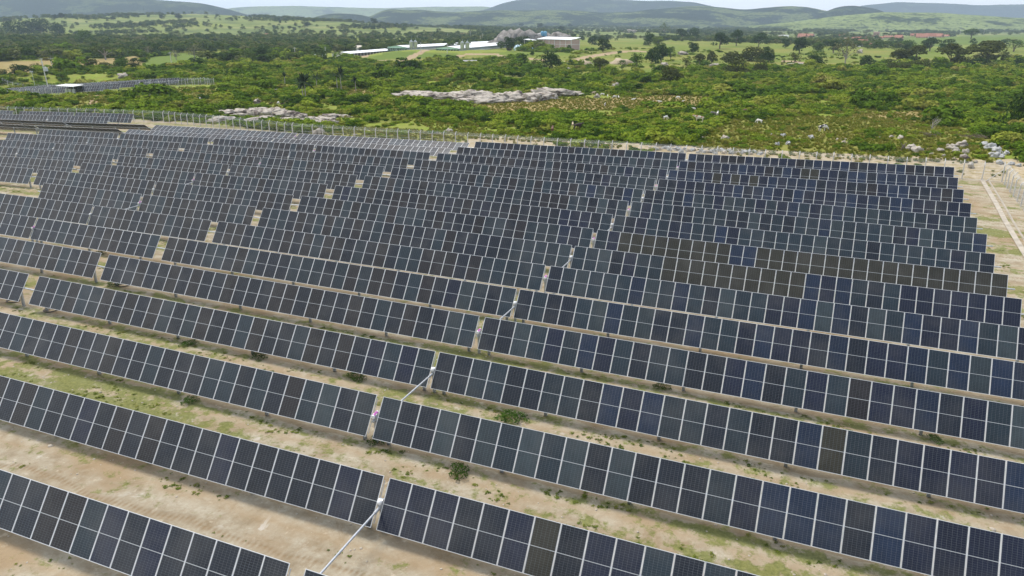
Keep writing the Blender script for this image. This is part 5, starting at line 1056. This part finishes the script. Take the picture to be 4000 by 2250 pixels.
def sector(n, r0, r1, pw=2.0, half=41):
    r = (r0 ** pw + (r1 ** pw - r0 ** pw) * rng.random(n)) ** (1 / pw); a = R(1) * rng.uniform(-half, half, n) - YAW; return r * np.sin(a), r * np.cos(a), r
def open_mask(x, y):
    m = inside(MEADOW, x, y)
    for P in DRYS + GREENF + STRIPS: m |= inside(P, x, y)
    return m
def pathd(x, y):
    d = np.full(len(x), 1e9)
    for k, P in enumerate(PATHS): d = np.minimum(d, near_line(P, x, y) - (3.5 if k != 4 else 0))
    return d
FSITE = np.array([ff[0][:2], (FARROWS[5][0] + 12, FARROWS[5][2] + 6), (-330, FARROWS[5][2] + 3), (-330, 190), ff[5][:2], ff[4][:2], ff[3][:2], ff[2][:2], ff[1][:2]])
x, y, r = sector(95000, 118, 660, 1.45)
cov = undul(x, y, 46, 30, 6) * .6 + undul(x, y, 17, 12, 6) * .5
om = open_mask(x, y); inS = inside(SITE, x, y) | inside(FSITE, x, y)
prob = sstep(-.35, .25, cov) * .85 + .04
stm = np.zeros(len(x), bool)
for P_ in STRIPS: stm |= inside(P_, x, y)
dmm = np.zeros(len(x), bool)
for P_ in DRYS[:3] + GREENF: dmm |= inside(P_, x, y)
prob = np.where(om, np.where(stm, .22 * (cov > -.1), .09 * (cov > 0)) * ~dmm, prob); lush = ((np.abs(y - 150) < 30) & (x > -45) & (x < 20)); prob = np.where(lush & ~om, np.maximum(prob, .8), prob)
berm = (y < 135.5) & (x > -66) & (x < 30); prob = np.where(berm, prob * .06, prob)
prob *= np.clip((y - 121) / 3, 0, 1) * 0 + 1; rad = (.6 + 1.5 * rng.random(len(x)) ** 2) * (1 + .5 * sstep(250, 600, r)) * (1 + .45 * sstep(.0, .5, cov)); rad = np.where(om, rad * .6, rad)
keep = (rng.random(len(x)) < prob) & ~inS & (pathd(x, y) > .6); x, y, r, rad = x[keep], y[keep], r[keep], rad[keep]
keep = clear_of(x, y, rad); x, y, r, rad = x[keep], y[keep], r[keep], rad[keep]
sxs = 2000 + 3086 * np.tan(np.arctan2(x * cY + y * sY, -x * sY + y * cY)); k2 = ~((sxs > 1250) & (sxs < 2030) & (r > 528)); x, y, r, rad = x[k2], y[k2], r[k2], rad[k2]; rad *= np.where((rng.random(len(x)) < .05) & (r > 190), 2.0, 1)
print('scrub', len(x))
sc = np.c_[rad * rng.uniform(.85, 1.3, len(x)), rad * rng.uniform(.85, 1.3, len(x)), rad * rng.uniform(.75, 1.35, len(x))]
stuff('scrub', proto_coll('scrub_kind', bush_items(M_SCRUB, 6, 620, .092, 11)), x, y, ground(x, y) - .1, sc, 'dense green scrub of low bushes covering the land beyond the fence')
# woodland further off
x, y, r = sector(60000, 470, 3600, 1.25); col = (np.arctan2(x * cY + y * sY, -x * sY + y * cY)); sxc = 2000 + 3086 * np.tan(col)
cov = undul(x, y, 260, 30, 6) * .6 + undul(x, y, 90, 12, 6) * .45; om = open_mask(x, y) | inside(SITE, x, y) | inside(FSITE, x, y); past = sstep(-.38, .0, undul(x, y, 420, 24)) * sstep(900, 1300, r)
wood = sstep(-.30, .12, cov) * .9 + .06; leftw = (sxc < 1250) & (r < 1250); wood = np.where(leftw, np.maximum(wood, .8), wood); wood *= 1 - .93 * past
wood = np.where((sxc > 1500) & (r < 640), wood * .12, wood); wood = np.where((sxc > 2250) & (r < 800), wood * .3, wood); wood = np.where((sxc > 3450) & (r > 850) & (r < 1150), wood * .25, wood); wood = np.where(om, 0, wood)
wood = np.where((np.abs(sxc - 1640) < 340) & (r > 630) & (r < 780), np.maximum(wood, .55), wood)
wood = np.where((sxc > 1250) & (sxc < 2030) & (r < 640), 0, wood); keep = (rng.random(len(x)) < wood) & (pathd(x, y) > 4); x, y, r = x[keep], y[keep], r[keep]; h = rng.uniform(3.2, 6.8, len(x)) * (1 + .35 * sstep(1200, 3000, r)); keep = clear_of(x, y, h * .4); x, y, r, h = x[keep], y[keep], r[keep], h[keep]
print('wood', len(x))
w_ = h * rng.uniform(1.1, 1.9, len(x))
stuff('woodland', proto_coll('woodland_kind', tree_items(M_WOOD, 6, 420, .055, 61)), x, y, ground(x, y) - .3, np.c_[w_, w_, h], 'far off woodland reading as one dark green mass')
# grass tussocks on open ground outside the fence
x, y, r = sector(60000, 112, 330, 1.3); om = open_mask(x, y) | (undul(x, y, 30, 30, 6) < .1); keep = ~inside(SITE, x, y) & ~inside(FSITE, x, y) & om & (pathd(x, y) > .2); keep &= ~((y < 131) & (x > -62) & (x < 30) & (rng.random(len(x)) < .85)); x, y, r = x[keep], y[keep], r[keep]
def tuft_items(mat, n, nf, seed):
    out = []
    for k in range(n):
        r = np.random.default_rng(seed + k); a = r.uniform(0, 6.28, nf); d = r.uniform(.1, .6, nf); h = r.uniform(.35, 1, nf); b0 = np.c_[np.cos(a) * d * .4, np.sin(a) * d * .4, np.zeros(nf)]; tp = np.c_[np.cos(a) * d * 1.1, np.sin(a) * d * 1.1, h]; sd_ = np.c_[-np.sin(a), np.cos(a), np.zeros(nf)] * .07; V = np.stack([b0 - sd_, b0 + sd_, tp + sd_ * .5, tp - sd_ * .5], 1).reshape(-1, 3); out.append((V, np.arange(4 * nf).reshape(nf, 4), mat))
    return out
M_TUFT = leaf_mat('grass_blades', False, [(.32, (.12, .16, .02)), (.5, (.18, .205, .03)), (.66, (.25, .235, .055)), (.85, (.32, .27, .10))], .3)
s = rng.uniform(.25, .6, len(x)); stuff('grass', proto_coll('grass_kind', tuft_items(M_TUFT, 4, 44, 5)), x, y, ground(x, y) - .02, np.c_[s * 1.5, s * 1.5, s * .9], 'tufted green and yellow grass on the open strips')
# weeds in the lanes of the solar field
n = 60000; x = rng.uniform(-140, 19, n); row = rng.integers(1, 17, n); off = rng.choice([0, 1, 2], n, p=[.34, .52, .14]); fr_ = np.where(off == 0, rng.normal(-.75, .35, n), np.where(off == 1, rng.normal(-2.3, .65, n), rng.uniform(-5.6, 0, n))); y = 17.25 + 6.315 * (row - 1) + fr_
cl = undul(x, y * 1.6, 5.5, 30, 6) + .35 * undul(x, y, 26, 12, 6) + rng.normal(0, .1, n) - .30 * (row <= 2) - .05 * (off == 2)
keep = (cl > .20) & (y > 8); x, y = x[keep], y[keep]; s = (.035 + .10 * rng.random(len(x)) ** 2) * (1 + .5 * (rng.random(len(x)) > .95))
print('weeds', len(x))
stuff('weeds', proto_coll('weed_kind', bush_items(M_WEED, 4, 40, .20, 91, .5, .2)), x, y, ground(x, y), np.c_[s * 1.5, s * 1.5, s], 'sparse green weeds sprouting in the sandy lanes between the rows')
# pebbles and clods on the bare soil
n = 9000; x = rng.uniform(-120, 27, n); y = rng.uniform(8, 124, n); s = rng.uniform(.02, .07, n) * (1 + 1.2 * (rng.random(n) > .97)); pk = []
for k in range(3):
    mb = MB(); lump(mb, (0, 0, 0), (2, 2, 1.3), 300 + k, 1, .3); pk.append((np.array([tuple(v) for v in mb.v]), np.array(mb.f), M_ROCKT))
stuff('pebbles', proto_coll('pebble_kind', pk), x, y, ground(x, y), np.c_[s, s, s], 'pebbles and soil clods scattered over the bare sandy ground')
# ------------------------------------------------------------------ hills along the horizon
def hill_mat(name, forest, pasture, thr=.5, sc=.0035):
    m, t, b = new_mat(name); P = geo_pos(t); f = noise(t, sc, 8, .68, P); f2 = noise(t, sc * 9, 4, .7, P); l = t.links.new
    c = ramp(t, math_(t, 'ADD', f, math_(t, 'MULTIPLY', math_(t, 'SUBTRACT', f2, .5), .25)), [(thr - .10, [q * .8 for q in forest]), (thr, forest), (thr + .04, pasture), (thr + .2, [min(1, q * 1.25) for q in pasture])])
    c = mixc(t, ramp(t, noise(t, sc * 12, 5, .7, P), [(.53, 0.0), (.58, .9)]), c, forest); l(c, b.inputs['Base Color']); b.inputs['Roughness'].default_value = 1; b.inputs['Specular IOR Level'].default_value = 0
    bump(t, b, f2, 1.0, 30); return m
M_H1 = hill_mat('forest_hill', (.026, .042, .020), (.095, .125, .040), .56, .005); M_H2 = hill_mat('mixed_hill', (.028, .046, .022), (.17, .205, .065), .49, .006); M_H3 = hill_mat('pasture_hill', (.05, .075, .03), (.24, .29, .10), .40, .004)
def hor(sx): return 1125 - FOC * math.tan(PITCH) + math.tan(ROLL) * (sx - 2000)
def hill(pts, dist, depth, mat, seed, rough=.05, name='hill'):
    pts = sorted(pts); pts = [(pts[0][0] - 160, hor(pts[0][0]) + 14)] + pts + [(pts[-1][0] + 160, hor(pts[-1][0]) + 14)]; xs = np.linspace(pts[0][0], pts[-1][0], max(60, int((pts[-1][0] - pts[0][0]) / 7))); ys = np.interp(xs, [p[0] for p in pts], [p[1] for p in pts]); k = np.ones(9) / 9; ys2 = np.convolve(np.pad(ys, 4, 'edge'), k, 'valid')
    nv = 34; V = []
    for sx, sy in zip(xs, ys2):
        th = math.atan((sx - 2000) / 3086.0); H = CAMZ + (hor(sx) - sy) * math.cos(PITCH) ** 2 / FOC * dist / math.cos(th)
        for j in range(nv):
            q = j / (nv - 1) * 2 - 1; r_ = (dist + depth * q) / math.cos(th); a = th - YAW; px, py = r_ * math.sin(a), r_ * math.cos(a); pr = max(0, math.cos(q * math.pi / 2)) ** 1.3
            n_ = mn.fractal(Vector((px, py, seed * 300)) / (dist * .06), .8, 2.1, 6) * rough * (abs(H) + 12) * (1 - pr * .75)
            V.append((px, py, -14 + (H + 14) * pr + n_ * (.15 + pr)))
    V = np.array(V); nu = len(xs); i = np.arange(nu - 1)[:, None] * nv; j = np.arange(nv - 1)[None]; F = np.stack([i + j, i + nv + j, i + nv + j + 1, i + j + 1], -1).reshape(-1, 4)
    me = np_mesh(name, V, F, [mat], smooth=True); 
    if me.polygons[len(F) // 2].normal.z < 0: me.flip_normals()
    tag(mesh_obj(name, me), kind='structure')
hill([(-700, 30), (-400, 0), (0, -8), (388, -2), (563, 1), (660, 10), (738, 15), (815, 22), (873, 34), (930, 50), (990, 66), (1040, 74)], 4600, 900, M_H1, 1, .10)
hill([(820, 50), (900, 33), (1000, 29), (1155, 25), (1310, 29), (1505, 33), (1660, 28), (1890, 26), (2000, 40)], 8200, 900, M_H3, 2, .08)
hill([(1190, 78), (1240, 62), (1290, 53), (1350, 54), (1420, 60), (1470, 78)], 3700, 350, M_H1, 3, .06)
hill([(1390, 80), (1440, 64), (1470, 52), (1497, 36), (1532, 37), (1582, 41), (1640, 39), (1700, 45), (1776, 49), (1855, 45), (1932, 40), (2000, 42), (2115, 40), (2235, 41), (2350, 50), (2450, 49), (2540, 38), (2660, 28), (2718, 25), (2815, 32), (2890, 41), (3000, 31), (3078, 28), (3155, 34), (3217, 47), (3300, 62), (3380, 78)], 4300, 800, M_H2, 4, .10)
hill([(1780, 48), (1890, 40), (1932, 19), (2000, 3), (2060, -3), (2200, -6), (2330, -3), (2420, 1), (2500, 6), (2580, 5), (2700, 12), (2780, 29), (2860, 44)], 6600, 900, M_H1, 5, .12)
hill([(3180, 66), (3225, 42), (3272, 29), (3310, 27), (3370, 34), (3427, 45), (3470, 64)], 3900, 300, M_H1, 6, .06)
hill([(3280, 45), (3360, 27), (3497, 17), (3660, 23), (3815, 32), (3893, 29), (4000, 30), (4300, 26), (4600, 40)], 8000, 800, M_H1, 7, .08)
hill([(3080, 86), (3250, 66), (3427, 52), (3540, 54), (3660, 55), (3760, 62), (3900, 70), (4050, 78), (4300, 74), (4700, 92)], 3000, 480, M_H3, 8, .06)
hill([(-600, 62), (-200, 66), (0, 70), (300, 72), (700, 74), (1000, 70), (1300, 76)], 3300, 420, M_H2, 9, .06)
# ------------------------------------------------------------------ haze: one closed box of even air round everything below the sky
mb = MB(); mb.box((0, 0, 410), (19400, 19400, 860)); hz = bpy.data.materials.new('haze_air'); hz.use_nodes = True; t = hz.node_tree; t.nodes.clear(); pv = t.nodes.new('ShaderNodeVolumePrincipled'); ho = t.nodes.new('ShaderNodeOutputMaterial'); t.links.new(pv.outputs[0], ho.inputs['Volume'])
pv.inputs['Color'].default_value = (.66, .83, 1.0, 1); pv.inputs['Density'].default_value = .00013; pv.inputs['Anisotropy'].default_value = .1
if HAZE: tag(mb.build('haze', hz), kind='stuff')
